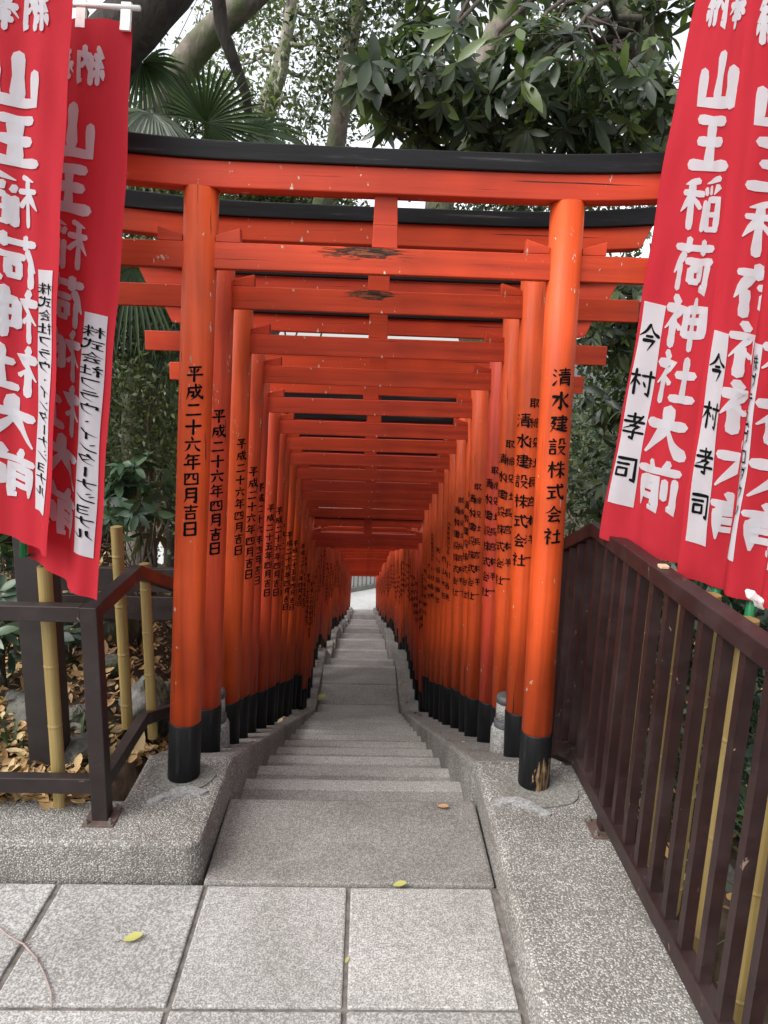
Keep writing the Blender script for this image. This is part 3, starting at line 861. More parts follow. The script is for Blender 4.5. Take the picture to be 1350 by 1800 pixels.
rx = 0.90
t = thing('metal_railing', 'tall brown metal railing of close upright bars along the right kerb', 'railing', (rx, 2.3, K))
zt, zb = 1.157, 0.203
yk = 2.63
mb = MB(); mb.bar([(rx, -1.6, zt), (rx, yk, zt), (rx, 4.6, zt - 0.42 * (4.6 - yk))], 0.056, 0.052); mb.build('top_rail', M['brown_red'], t, bevel=0.004)
mb = MB(); mb.bar([(rx, -1.6, zb), (rx, yk + 0.02, zb), (rx, 4.6, zb - 0.42 * (4.6 - yk))], 0.046, 0.062); mb.build('bottom_rail', M['brown_red'], t, bevel=0.003)
y = 2.262
railing_post(t, rx, y, K - 0.012, zt - 0.027, 0.044, 'brown_red')
step = 0.1065
yy = [y - step * k for k in range(1, 36)] + [y + step * k for k in range(1, 20)]
for v in yy:
    off = -0.42 * max(0, v - yk)
    mb = MB(); mb.box((rx - 0.016, v - 0.0135, zb + 0.03 + off), (rx + 0.016, v + 0.0135, zt - 0.025 + off)); mb.build('baluster', M['brown_red'], t)
railing_post(t, rx, 0.45, K - 0.012, zb - 0.032, 0.044, 'brown_red', 'post')
mb = MB(); mb.box((rx - 0.022, 4.3, -1.0), (rx + 0.022, 4.34, -0.5)); mb.build('post', M['brown'], t)
mb = MB(); mb.box((0.885, 2.005, zt + 0.0262), (0.912, 2.03, zt + 0.036)); tag(mb.build('wood_chip', M['chipwood'], origin=(0.9, 2.02, zt + 0.027), bevel=0.002), 'small pale wood chip lying on the right top rail', 'wood chip')

# ------------------------------------------------------------------ bamboo tubes, posts and banners
def bamboo(x, y, z0, z1, r, lab, lean=(0, 0), grp='cut bamboo tubes standing behind the railings', nodes=None):
    t = thing('bamboo_tube', lab, 'bamboo pole', (x, y, z0), grp)
    h = z1 - z0
    nodes = nodes or [0.12, 0.38, 0.62, 0.86]
    pts, rad = [], []
    hs_ = [0.0]
    for n_ in nodes: hs_ += [n_ - 0.006 / h * 1.2, n_, n_ + 0.006 / h * 1.2]
    hs_.append(1.0)
    for q in hs_:
        pts.append((x + lean[0] * q * h, y + lean[1] * q * h, z0 + q * h)); rad.append(r * (1.07 if q in nodes else 1.0))
    # hollow top: inner wall goes back down
    pts += [(pts[-1][0], pts[-1][1], z1 - 0.0005), (pts[-1][0], pts[-1][1], z1 - 0.10)]; rad += [r * 0.80, r * 0.78]
    mb = MB(); mb.tube(pts, rad, 18)
    mb.build('tube', M['bamboo'], t, smooth=False)
    return t


bamboo(-1.075, 2.345, 0.10, 1.045, 0.0235, 'cut bamboo tube holding a green pole, in front of the dark timber post', (0.0, 0.0))
bamboo(-1.375, 2.36, 0.10, 1.06, 0.0235, 'cut bamboo tube at the left edge, behind the open railing')
bamboo(-1.045, 2.99, 0.10, 1.035, 0.0245, 'taller cut bamboo tube standing free between the railing corner and the first gate', (-0.01, 0))
bamboo(-0.905, 2.90, 0.10, 0.90, 0.0215, 'shorter cut bamboo tube standing beside the first gate, behind the railing', (-0.01, 0))
for k, (by, what) in enumerate([(2.30, 'farthest'), (2.15, 'second farthest'), (1.92, 'third farthest'), (1.72, 'nearest')]):
    bamboo(1.005, by, 0.0, 1.135, 0.026, 'bamboo tube holding a banner pole behind the right railing, the %s of four' % what, (0.0, 0.0), nodes=[0.16, 0.44, 0.7, 0.93])

t = thing('timber_post', 'thick square dark brown timber post behind the left banners', 'post', (-1.24, 2.66, 0.1))
MB().box((-1.305, 2.60, 0.05), (-1.185, 2.72, 3.1)).build('shaft', M['brown_post'], t, bevel=0.004)

t = thing('board_barrier', 'low brown board barrier on the leaf-strewn bank beside the first gate', 'barrier', (-1.2, 3.75, 0.2))
for zz in (0.33, 0.49):
    MB().box((-1.9, 3.74, zz), (-0.93, 3.775, zz + 0.135)).build('board', M['brown'], t, bevel=0.003)
for px_ in (-1.55, -1.02):
    MB().box((px_ - 0.03, 3.776, -0.1), (px_ + 0.03, 3.82, 0.60)).build('post', M['brown'], t, bevel=0.003)


MAIN = '山王稲荷神社大前'


def banner(lab, TL, TR, BL, BR, strip_text, seed, pole_side, pole_foot, strip_v=(0.49, 0.925), ripple=0.018, pole_u=0.9, fold=0.0):
    """corners as the print reads (left = start of the cloth's own width); pole along one long side"""
    TL, TR, BL, BR = map(np.array, (TL, TR, BL, BR))
    g = np.random.default_rng(seed); ph = g.random(6) * 6.28
    nrm = np.cross(TR - TL, BL - TL); nrm /= np.linalg.norm(nrm)       # away from the reader
    nrm = -nrm
    def S(u, v, lift=0.0):
        top = TL + (TR - TL) * u; bot = BL + (BR - BL) * u
        p = top + (bot - top) * v
        free = u if pole_side == 'L' else 1 - u
        a = ripple * (0.35 + 0.65 * free) * (0.45 + 0.75 * v)
        w = 1.25 * a * (math.sin(8.5 * u + 1.2 * v + ph[0]) + 0.55 * math.sin(17 * u - 1.6 * v + ph[1])) + 0.006 * math.sin(9 * v + 3 * u + ph[2]) + 0.0025 * math.sin(31 * v + 17 * u + ph[3])
        w += fold * math.exp(-((u - 0.16 - 0.10 * v) / 0.085) ** 2) * (0.3 + v)
        sag = -0.012 * math.sin(math.pi * u) * v
        return p + nrm * (w + lift) + np.array([0, 0, sag])
    foot = np.array(pole_foot)
    t = thing('banner', lab, 'banner', tuple(foot), 'tall red votive banners on poles')
    nu, nv = 40, 110
    V = [S(i / nu, j / nv) for j in range(nv + 1) for i in range(nu + 1)]
    F = [(j * (nu + 1) + i, j * (nu + 1) + i + 1, (j + 1) * (nu + 1) + i + 1, (j + 1) * (nu + 1) + i) for j in range(nv) for i in range(nu)]
    cl = fast_mesh('cloth', V, F, M['red_cloth'], t, smooth=True)
    su, sv = 0.55, 0.083
    cells = [('奉', 0.69, 0.075, 0.29, 0.062), ('納', 0.36, 0.075, 0.29, 0.062)]
    cells = [('奉', 0.36 + 0.33, 0.075, 0.30, 0.066), ('納', 0.36, 0.075, 0.30, 0.066)]
    v0, v1 = 0.135, 0.915
    for i, c in enumerate(MAIN):
        cells.append((c, 0.55, v0 + (v1 - v0) * (i + 0.5) / 8, 0.62, 0.096))
    for side, nm in ((1, 'lettering'), (-1, 'lettering')):
        V, F = [], []
        glyph_mesh(cells[:2], 20, lambda u, v, l: S(u, v, side * (0.0026 + l)), V, F)
        fast_mesh('heading', V, F, M['white_cloth'], cl)
        V, F = [], []
        glyph_mesh(cells[2:], 18.5, lambda u, v, l: S(u, v, side * (0.0026 + l)), V, F)
        fast_mesh(nm, V, F, M['white_cloth'], cl)
    # white sponsor strip with black writing
    a0, a1 = 0.06, 0.255
    for side in (1, -1):
        n1, n2 = 5, 50
        V = [S(a0 + (a1 - a0) * i / n1, strip_v[0] + (strip_v[1] - strip_v[0]) * j / n2, side * 0.0030) for j in range(n2 + 1) for i in range(n1 + 1)]
        F = [(j * (n1 + 1) + i, j * (n1 + 1) + i + 1, (j + 1) * (n1 + 1) + i + 1, (j + 1) * (n1 + 1) + i) for j in range(n2) for i in range(n1)]
        fast_mesh('name_strip', V, F, M['white_cloth'], cl, smooth=True)
        V, F = [], []
        cols = strip_text if isinstance(strip_text, list) else [(strip_text, 0.158, 0.205, None)]
        for txt, cu, su_, span in cols:
            s0, s1 = span or (strip_v[0] + 0.02, strip_v[1] - 0.03)
            pv = (s1 - s0) / len(txt); sz = min(pv * 0.9, 0.050)
            glyph_mesh([(c, cu, s0 + (i + 0.5) * pv, su_, sz) for i, c in enumerate(txt)], 11, lambda u, v, l: S(u, v, side * (0.0046 + l)), V, F)
        fast_mesh('strip_writing', V, F, M['ink'], cl)
    # pole, cross rod, cloth tabs
    topc, botc = TL + (TR - TL) * pole_u, BL + (BR - BL) * pole_u
    head = topc + (topc - botc) / np.linalg.norm(topc - botc) * 0.10 + nrm * -0.035
    mid = botc + nrm * -0.035
    mb = MB(); mb.tube([foot + np.array([0, 0, 0.75]), foot + np.array([0, 0, 1.0]), mid, head], 0.0125, 12); mb.build('pole', M['green_pole'], t, smooth=True)
    ra, rb = TL + (TL - BL) * 0.022, TR + (TR - BR) * 0.022
    dr = (rb - ra) / np.linalg.norm(rb - ra)
    mb = MB(); mb.tube([ra - dr * 0.03, rb + dr * 0.03], 0.0075, 10); mb.build('cross_rod', M['white_pole'], t, smooth=True)
    for u in (0.04, 0.5, 0.96):
        c = TL + (TR - TL) * u; hgt = (TL - BL) * 0.030
        w_ = dr * 0.016
        mb = MB(); mb.loft([[c - w_ + hgt - nrm * 0.004, c + w_ + hgt - nrm * 0.004, c + w_ + hgt + nrm * 0.004, c - w_ + hgt + nrm * 0.004],
                            [c - w_ - nrm * 0.004, c + w_ - nrm * 0.004, c + w_ + nrm * 0.004, c - w_ + nrm * 0.004],
                            [c - w_ - hgt * 0.5 - nrm * 0.004, c + w_ - hgt * 0.5 - nrm * 0.004, c + w_ - hgt * 0.5 + nrm * 0.004, c - w_ - hgt * 0.5 + nrm * 0.004]]).build('tab', M['tie'], t)
    return t


COMPANY = '株式会社フラウ・インターナショナル'
# left pair, seen from the back: the print starts on the viewer's right
banner('red banner nearest the left edge of the photo, white characters seen mirrored from behind',
       at(128, -70, 2.20), at(-40, -75, 2.28), at(96, 975, 2.16), at(-45, 908, 2.36), COMPANY, 1, 'R', (-1.375, 2.36, 0.10), ripple=0.015)
banner('red banner ending lowest at the left, just behind the railing corner, characters mirrored',
       at(228, 38, 2.30), at(60, 28, 2.40), at(163, 1058, 2.12), at(44, 968, 2.36), COMPANY, 2, 'R', (-1.075, 2.345, 0.10), ripple=0.020, fold=0.015)
# right row, seen from the front
banner('red banner nearest the gates at the right, its whole white character column readable',
       at(1240, -85, 2.44), at(1352, -75, 2.20), at(1063, 944, 2.46), at(1212, 994, 2.16), '今村孝司', 3, 'R', (1.005, 2.15, 0.0), pole_u=0.85, ripple=0.014, strip_v=(0.555, 0.925))
banner('second red banner from the gates at the right, only its white name strip fully visible',
       at(1322, -60, 2.06), at(1478, -50, 1.84), at(1203, 1008, 2.07), at(1352, 1062, 1.80), '今村孝司', 4, 'R', (1.005, 1.92, 0.0), pole_u=0.33, ripple=0.016, strip_v=(0.555, 0.93))
banner('third red banner of the right row, its narrow white strip crowded with small black writing',
       at(1405, -40, 1.88), at(1560, -30, 1.66), at(1262, 1028, 1.88), at(1415, 1085, 1.62),
       [('株プテムプロダクツ', 0.20, 0.075, (0.57, 0.86)), ('代表取締役社長山下祥', 0.125, 0.07, (0.60, 0.92))], 5, 'R', (1.005, 1.72, 0.0), pole_u=0.31, ripple=0.018, strip_v=(0.555, 0.935))
banner('red banner cut off by the right edge of the photo, hanging lowest of the row',
       at(1480, -20, 1.70), at(1640, -10, 1.50), at(1324, 1062, 1.70), at(1480, 1120, 1.46), '今村孝司', 6, 'R', (1.005, 1.52, 0.0), pole_u=0.3, ripple=0.018, strip_v=(0.555, 0.93))
bamboo(1.005, 1.52, 0.0, 1.135, 0.026, 'bamboo tube seen between the railing bars nearest the right edge of the photo', nodes=[0.16, 0.44, 0.7, 0.93])

mb = MB()
c = np.array([1.005, 1.71, 1.185])
mb.tube([c + (-0.028, -0.01, 0.035), c + (-0.018, -0.012, 0.024), c + (-0.004, -0.016, 0.014), c + (0.006, -0.012, 0.006), c + (0.022, -0.012, -0.010)], [0.004, 0.012, 0.009, 0.013, 0.008], 14, jit=0.5, rng=RNG)
tag(mb.build('cloth_tie', M['tie'], origin=tuple(c)), 'white cotton rag tied round a green pole at the right', 'rag')

# ------------------------------------------------------------------ foliage
_st = [(0.16, 0.24), (0.38, 0.46), (0.62, 0.49), (0.84, 0.29)]
LT_T = np.array([0.0] + [a for a, b in _st for _ in range(3)] + [1.0])
LT_W = np.array([0.0] + [q * b for a, b in _st for q in (-1, 0, 1)] + [0.0])
LT_F = [(0, 2, 1), (0, 3, 2)]
for _k in range(3):
    _o = 1 + 3 * _k; LT_F += [(_o, _o + 1, _o + 4), (_o, _o + 4, _o + 3), (_o + 1, _o + 2, _o + 5), (_o + 1, _o + 5, _o + 4)]
LT_F = np.array(LT_F + [(10, 11, 13), (11, 12, 13)])
ST_T = np.array([0.0, 0.5, 0.5, 1.0]); ST_W = np.array([0.0, -0.5, 0.5, 0.0]); ST_F = np.array([(0, 2, 1), (1, 2, 3)])


def norm(a): return a / (np.linalg.norm(a, axis=-1, keepdims=True) + 1e-9)


def leaf_arrays(P, D, Nn, L, W, bend, big=True, fold=0.22):
    T, Wd, Fc = (LT_T, LT_W, LT_F) if big else (ST_T, ST_W, ST_F)
    D = norm(D); S = norm(np.cross(D, Nn)); Nn = np.cross(S, D)
    n = len(P); k = len(T)
    L = np.broadcast_to(L, (n,)); W = np.broadcast_to(W, (n,)); bend = np.broadcast_to(bend, (n,))
    V = (P[:, None, :] + D[:, None, :] * (L[:, None] * T[None])[..., None] + S[:, None, :] * (W[:, None] * Wd[None])[..., None]
         + Nn[:, None, :] * ((np.abs(Wd)[None] * W[:, None] * fold) - bend[:, None] * L[:, None] * (T[None] ** 2))[..., None])
    F = (np.arange(n)[:, None, None] * k + Fc[None]).reshape(-1, 3)
    return V.reshape(-1, 3), F


def rosettes(C, out, g, per=8, L=0.15, W=0.045, droop=0.3, jit=0.3):
    """whorls of leaves at twig ends"""
    n = len(C); A = norm(out + g.normal(0, jit, (n, 3)))
    ref = np.where(np.abs(A[:, 2:3]) < 0.9, np.array([[0, 0, 1.0]]), np.array([[1.0, 0, 0]]))
    X = norm(np.cross(A, ref)); Yv = np.cross(A, X)
    Ps, Ds, Ns, Ls = [], [], [], []
    for j in range(per):
        ph = 2 * np.pi * (j * 0.382 + g.random(n) * 0.08) ; el = -0.15 + 0.9 * g.random(n)
        R = X * np.cos(ph)[:, None] + Yv * np.sin(ph)[:, None]
        D = R * np.cos(el)[:, None] + A * np.sin(el)[:, None]; D[:, 2] -= droop * (0.5 + g.random(n))
        Ps.append(C + A * (0.05 * L / 0.15 * g.random(n)[:, None])); Ds.append(D); Ns.append(A + g.normal(0, 0.25, (n, 3))); Ls.append(L * np.clip(g.normal(0.9, 0.22, n), 0.4, 1.45))
    P, D, Nn, Lv = map(np.concatenate, (Ps, Ds, Ns, Ls))
    return leaf_arrays(P, D, Nn, Lv, Lv * W / L * (0.75 + 0.5 * g.random(len(P))), g.normal(0.18, 0.17, len(P)))


def clump_points(blobs, g, n):
    """points spread through ellipsoids (cx, cy, cz, rx, ry, rz, weight), gathered into uneven clumps"""
    w = np.array([b[6] for b in blobs], float); w /= w.sum(); pts, outs = [], []
    for b, k in zip(blobs, np.round(w * n).astype(int)):
        if k < 1: continue
        c = np.array(b[:3]); r = np.array(b[3:6])
        u = norm(g.normal(size=(k, 3))) * (g.random((k, 1)) ** 0.45)
        pts.append(c + u * r); outs.append(u * 0.9 + np.array([0, 0, 0.35]))
    return np.concatenate(pts), np.concatenate(outs)


def limb(mb, a, b, r0, r1, g, n=5, sag=0.08, sides=6):
    a, b = np.array(a, float), np.array(b, float); L = np.linalg.norm(b - a)
    pts = [a + (b - a) * k / n + (g.normal(0, 0.035 * L, 3) if 0 < k < n else 0) + np.array([0, 0, sag * L * math.sin(math.pi * k / n)]) for k in range(n + 1)]
    mb.tube(pts, [r0 + (r1 - r0) * k / n for k in range(n + 1)], sides)
    return pts


def small_crown(P0, out, g, per, L, W, spread):
    n = len(P0)
    P = np.repeat(P0, per, 0) + g.normal(0, spread, (n * per, 3))
    D = g.normal(0, 1, (n * per, 3)) + np.repeat(out, per, 0) * 0.6; D[:, 2] -= 0.25
    Nn = g.normal(0, 0.7, (n * per, 3)) + np.array([0, 0, 0.9])
    Lv = L * (0.6 + 0.7 * g.random(n * per))
    return leaf_arrays(P, D, Nn, Lv, Lv * W / L, 0.1, big=False)


def tree(name, label, cat, base, trunk_pts, trunk_r, blobs, n, kind, leaf, trunk_mat, seed, group=None, per=10, L=0.05, W=0.022, spread=0.12, limbs=14, twigs=60, limb_r=0.03, crown_name='crown', droop=0.3, limb_from=0.45):
    g = np.random.default_rng(seed)
    t = thing(name, label, cat, base, group)
    if trunk_pts:
        mb = MB(); pts = [np.array(p, float) for p in trunk_pts]
        fine = []
        for a, b in zip(pts[:-1], pts[1:]):
            for k in range(4): fine.append(a + (b - a) * k / 4 + (g.normal(0, 0.012, 3) if fine else 0))
        fine.append(pts[-1])
        # smooth the path
        fine = np.array(fine)
        for _ in range(3): fine[1:-1] = 0.25 * fine[:-2] + 0.5 * fine[1:-1] + 0.25 * fine[2:]
        rr = np.interp(np.linspace(0, 1, len(fine)), np.linspace(0, 1, len(trunk_r)), trunk_r)
        mb.tube(list(fine), list(rr), 14, jit=0.12, rng=g)
        tr = mb.build('trunk', trunk_mat, t, smooth=True)
    P0, out = clump_points(blobs, g, n)
    if limbs:
        mb = MB(); src = fine if trunk_pts else np.array([base])
        pick = g.choice(len(P0), min(limbs, len(P0)), replace=False); ends = []
        lo = int(len(src) * limb_from)
        for i in pick:
            cand = src[lo:] if len(src) > 2 else src
            k = np.argmin(np.linalg.norm(cand - P0[i], axis=1) + g.random(len(cand)) * 0.8)
            ends.append(limb(mb, cand[k], P0[i], limb_r, limb_r * 0.25, g, 6, 0.06))
        allp = np.array([p for e in ends for p in e[1:]])
        for i in g.choice(len(P0), min(twigs, len(P0)), replace=False):
            k = np.argmin(np.linalg.norm(allp - P0[i], axis=1)); limb(mb, allp[k], P0[i], limb_r * 0.22, limb_r * 0.09, g, 3, 0.05, 4)
        mb.build('branches', M['twig'] if trunk_mat is not M['trunk_pale'] else trunk_mat, t, smooth=True)
    if kind == 'big': V, F = rosettes(P0, out, g, per, L, W, droop)
    else: V, F = small_crown(P0, out, g, per, L, W, spread)
    fast_mesh(crown_name, V, F, leaf, t, smooth=(kind == 'big'))
    return t


def gz(x, y): return float(terrain(np.array([x]), np.array([y]))[0])


def box_from_px(x0, y0, x1, y1, d, depth, w=1.0):
    """ellipsoid that fills a window of the view at distance d"""
    a, b = at(x0, y0, d), at(x1, y1, d)
    c = (a + b) / 2
    return (c[0], c[1], c[2], abs(b[0] - a[0]) / 2 * 1.05, depth, abs(a[2] - b[2]) / 2 * 1.05, w)


# big-leaved tree over the gates
B = box_from_px
tb = (2.7, 5.3)
tree('broadleaf_tree', 'large tree with big glossy dark leaves reaching over the gates from the right', 'tree', (tb[0], tb[1], gz(*tb)),
     [(tb[0], tb[1], gz(*tb) - 0.1), (2.6, 5.2, 1.0), (2.3, 5.0, 2.4), (1.75, 4.8, 3.5), (1.1, 4.8, 4.6)], [0.13, 0.12, 0.10, 0.085, 0.06],
     [B(640, 60, 860, 265, 4.1, 0.5, 3.0), B(820, 60, 1040, 270, 4.0, 0.5, 3.2), B(1000, 90, 1190, 275, 4.2, 0.5, 2.4), B(610, 110, 720, 200, 3.9, 0.35, 0.8),
      B(900, -60, 1200, 110, 4.7, 0.6, 1.0), B(680, -70, 880, 60, 5.2, 0.6, 0.7), B(1050, 120, 1330, 330, 4.6, 0.6, 1.2), B(740, 200, 1000, 285, 4.5, 0.4, 0.6), B(1050, -120, 1400, 100, 4.8, 0.6, 1.2)],
     450, 'big', M['leaf_big'], M['trunk_grey'], 21, per=9, L=0.13, W=0.040, limbs=34, twigs=420, limb_r=0.024, droop=0.42)

# the same kind lower down, right of the gates
tree('broadleaf_shrub', 'dark glossy shrub filling the gap between the first gate and the right banners', 'shrub', (1.9, 4.6, gz(1.9, 4.6)),
     [(1.9, 4.6, gz(1.9, 4.6) - 0.1), (2.0, 4.5, 0.8), (1.9, 4.4, 1.9)], [0.05, 0.04, 0.02],
     [B(1010, 480, 1180, 640, 4.3, 0.4, 1.6), B(1020, 640, 1180, 800, 4.7, 0.4, 0.8), B(1010, 800, 1200, 960, 4.4, 0.4, 0.8), B(1180, 380, 1420, 960, 4.3, 0.5, 2.0)],
     260, 'big', M['leaf_big'], M['trunk_dark'], 22, per=8, L=0.12, W=0.038, limbs=14, twigs=120, limb_r=0.016, droop=0.45, crown_name='foliage', limb_from=0.2)

# pale limbed small-leaved tree in the middle distance
p1 = at(450, 640, 9.0)
tree('small_leaved_tree', 'pale limbed tree with sparse small leaves against the white sky, left of centre', 'tree', (p1[0], p1[1], gz(p1[0], p1[1])),
     [(p1[0], p1[1], gz(p1[0], p1[1]) - 0.2), at(448, 400, 9), at(462, 210, 9), at(490, 130, 9), at(506, 55, 9), at(520, -60, 9)], [0.17, 0.15, 0.12, 0.095, 0.07, 0.05],
     [B(430, -60, 640, 90, 9.3, 1.0, 2.5), B(500, 60, 640, 260, 9.0, 0.8, 1.6), B(400, 150, 560, 280, 8.6, 0.8, 1.8), B(330, 60, 480, 200, 9.5, 0.8, 0.9), B(350, -90, 460, 40, 9.5, 0.8, 0.8)],
     250, 'small', M['leaf_small'], M['trunk_pale'], 23, per=18, L=0.066, W=0.032, spread=0.17, limbs=26, twigs=200, limb_r=0.028)

p1 = np.array([-1.75, 7.2])
tree('evergreen_tree', 'dark trunk leaning in over the gates left of the big-leaved crown', 'tree', (p1[0], p1[1], gz(p1[0], p1[1])),
     [(p1[0], p1[1], gz(p1[0], p1[1]) - 0.2), (-1.45, 7.1, 1.0), at(560, 400, 7.0), at(588, 270, 6.8), at(602, 150, 6.6), at(625, 40, 6.6), at(660, -120, 6.8)], [0.11, 0.10, 0.088, 0.08, 0.07, 0.05],
     [B(560, -100, 760, 60, 6.8, 0.7, 2.0), B(540, 20, 660, 120, 6.6, 0.5, 1.0), B(540, 100, 640, 230, 7.0, 0.5, 0.6)],
     150, 'small', M['leaf_dark'], M['trunk_grey'], 24, per=18, L=0.065, W=0.03, spread=0.13, limbs=10, twigs=70, limb_r=0.022)

p1 = np.array([2.3, 9.8])
tree('evergreen_tree', 'thick brown trunk seen between the first two black caps, right of the strut', 'tree', (p1[0], p1[1], gz(p1[0], p1[1])),
     [(p1[0], p1[1], gz(p1[0], p1[1]) - 0.2), (1.9, 9.7, 0.9), at(760, 372, 9.5), at(790, 300, 9.5), at(830, 160, 9.6), at(885, 30, 9.8), at(930, -100, 10)], [0.2, 0.19, 0.175, 0.16, 0.14, 0.12],
     [B(800, 300, 1000, 390, 9.2, 0.8, 1.2), B(900, -90, 1050, 60, 10, 1.0, 0.6), B(960, 220, 1200, 420, 10, 1.0, 1.6)],
     330, 'small', M['leaf_dark'], M['trunk_grey'], 25, per=22, L=0.085, W=0.04, spread=0.17, limbs=10, twigs=70, limb_r=0.035)

# leaning dark trunk top left, with a mossy limb behind
p1 = at(-60, 900, 5.2)
tree('leaning_tree', 'thick dark leaning trunk crossing the top left corner behind the banners', 'tree', (p1[0], p1[1], gz(p1[0], p1[1])),
     [(p1[0], p1[1], gz(p1[0], p1[1]) - 0.2), at(-40, 600, 5.0), at(40, 330, 4.8), at(140, 140, 4.6), at(235, 35, 4.5), at(310, -45, 4.5), at(460, -230, 4.6)], [0.30, 0.25, 0.21, 0.175, 0.155, 0.145, 0.12],
     [B(-150, -400, 250, -140, 4.8, 0.8, 1.5), B(350, -420, 700, -200, 4.8, 0.7, 1.2)],
     260, 'small', M['leaf_dark'], M['trunk_dark'], 26, per=18, L=0.07, W=0.035, spread=0.16, limbs=8, twigs=50, limb_r=0.03, limb_from=0.7)
p1 = at(60, 640, 6.9)
tree('mossy_tree', 'grey mossy trunk slanting up to the right behind the palm fronds', 'tree', (p1[0], p1[1], gz(p1[0], p1[1])),
     [(p1[0], p1[1], gz(p1[0], p1[1]) - 0.2), at(150, 430, 6.8), at(235, 270, 6.6), at(305, 140, 6.5), at(352, 70, 6.5), at(455, -15, 6.5), at(560, -140, 6.6)], [0.15, 0.14, 0.13, 0.12, 0.11, 0.105, 0.08],
     [B(220, 120, 420, 260, 7.4, 0.6, 1.2), B(380, -60, 480, 60, 7.4, 0.5, 0.5), B(200, 280, 330, 420, 7.0, 0.6, 1.4)],
     330, 'small', M['leaf_small'], M['trunk_grey'], 27, per=20, L=0.06, W=0.03, spread=0.14, limbs=10, twigs=70, limb_r=0.022)
t = thing('hanging_branch', 'thin dark branch hanging down beside the palm fan at the top left', 'branch', tuple(at(383, -200, 5.4)))
MB().tube([at(380, -200, 5.4), at(383, -10, 5.4), at(390, 50, 5.4), at(410, 105, 5.4), at(432, 165, 5.5), at(445, 260, 5.6)], [0.055, 0.05, 0.046, 0.043, 0.036, 0.015], 10, jit=0.1, rng=RNG).build('limb', M['trunk_dark'], t, smooth=True)

# thickets that close the view on both sides and beyond
def thicket(label, blobs, n, leaf, seed, base, per=22, L=0.06, W=0.03, spread=0.13, grp=None, stems=8):
    return tree('thicket_shrub', label, 'shrub', (base[0], base[1], gz(base[0], base[1])), None, None, blobs, n, 'small', leaf, M['trunk_grey'], seed, grp, per, L, W, spread, stems, 40, 0.02, 'foliage')


GB = 'evergreen shrubs closing the background'
def pbase(x, y, d): p = at(x, y, d); return (p[0], p[1])
thicket('loose pale-green bush between the palm and the first gate post', [B(180, 560, 330, 760, 5.2, 0.35, 1.0), B(180, 700, 330, 900, 5.4, 0.3, 1.0)], 200, M['leaf_small'], 36, pbase(255, 900, 5.3), per=16, L=0.05, W=0.02, spread=0.10, grp=GB)
thicket('dark evergreen shrub behind the left tie beam ends', [B(150, 400, 330, 640, 6.0, 0.6, 2.0), B(-40, 350, 200, 700, 6.4, 0.8, 1.5)], 420, M['leaf_dark'], 31, pbase(240, 700, 6.0), grp=GB)
thicket('mid-green evergreen shrub low behind the leaf-strewn bank at the left', [B(180, 620, 330, 860, 6.6, 0.5, 2.0), B(-60, 650, 200, 930, 6.0, 0.6, 2.0)], 460, M['leaf_small'], 32, pbase(200, 900, 6.5), L=0.055, grp=GB)
thicket('tall green mass seen through the slot between the first two black caps', [B(330, 290, 620, 400, 8.2, 0.6, 2.0), B(200, 250, 380, 400, 8.4, 0.6, 1.2)], 420, M['leaf_small'], 33, pbase(450, 640, 8.2), L=0.07, W=0.034, grp=GB)
thicket('shady evergreen bush behind the glossy shrub at the right', [B(1000, 420, 1250, 700, 6.4, 0.6, 2.0), B(1000, 700, 1300, 960, 6.0, 0.6, 2.0)], 360, M['leaf_dark'], 34, pbase(1150, 950, 6.2), L=0.075, W=0.036, grp=GB)
thicket('green bush beyond the right railing, seen between the bars', [B(1120, 950, 1420, 1300, 3.0, 0.35, 2.0), B(1250, 1200, 1500, 1560, 2.3, 0.2, 0.8)], 230, M['leaf_shrub'], 35, pbase(1300, 1250, 3.0), per=16, L=0.075, W=0.034, spread=0.10, grp=GB)
# farther woods: each a tree with a crown of its own
far = [(-7, 13, 7.5), (-11, 10, 7), (-5.0, 18, 8), (6.0, 14, 7.5), (10, 11, 7.5), (5.2, 19, 8.5), (-5.6, 25, 9), (7.5, 23, 9), (-9, 22, 9), (13, 17, 8), (-15, 15, 8), (-6.5, 6.5, 5.0), (7.0, 6.5, 5.5)]
fl = ['wide crown far left behind the banners', 'outermost crown beyond the left banners', 'tall crown behind the palm at the left', 'crown filling in behind the glossy tree', 'outermost crown beyond the right banners', 'far crown over the middle of the gates', 'farthest crown glimpsed left of centre', 'far crown at the right, deep in the wood', 'far crown at the left, deep in the wood', 'crown at the extreme right of the wood', 'crown at the extreme left of the wood', 'low crown close behind the left banners', 'low crown close behind the right banners']
for i, ((x, y, h), l_) in enumerate(zip(far, fl)):
    z0 = gz(x, y); zc = max(z0 + h * 0.55, -1.0)
    top = 3.0 if i in (5, 6) else 4.6
    g = np.random.default_rng(60 + i)
    bl = [(x + g.normal(0, 0.7), y + g.normal(0, 0.7), zc + g.normal(0, 0.5), 1.6, 1.5, 1.7, 1) for _ in range(6)] + [(x, y, z0 + 1.6, 1.8, 1.6, 1.6, 1.3)]
    tree('woodland_tree', 'evergreen tree, ' + l_, 'tree', (x, y, z0), [(x, y, z0 - 0.2), (x + 0.1, y, (z0 + zc) / 2), (x, y + 0.1, zc + 1.0)], [0.2, 0.16, 0.08], bl, 330, 'small',
         M['leaf_dark'] if i % 2 else M['leaf_small'], M['trunk_dark'], 70 + i, 'evergreen trees in the wood behind', 18, 0.16, 0.08, 0.28, 10, 40, 0.05)


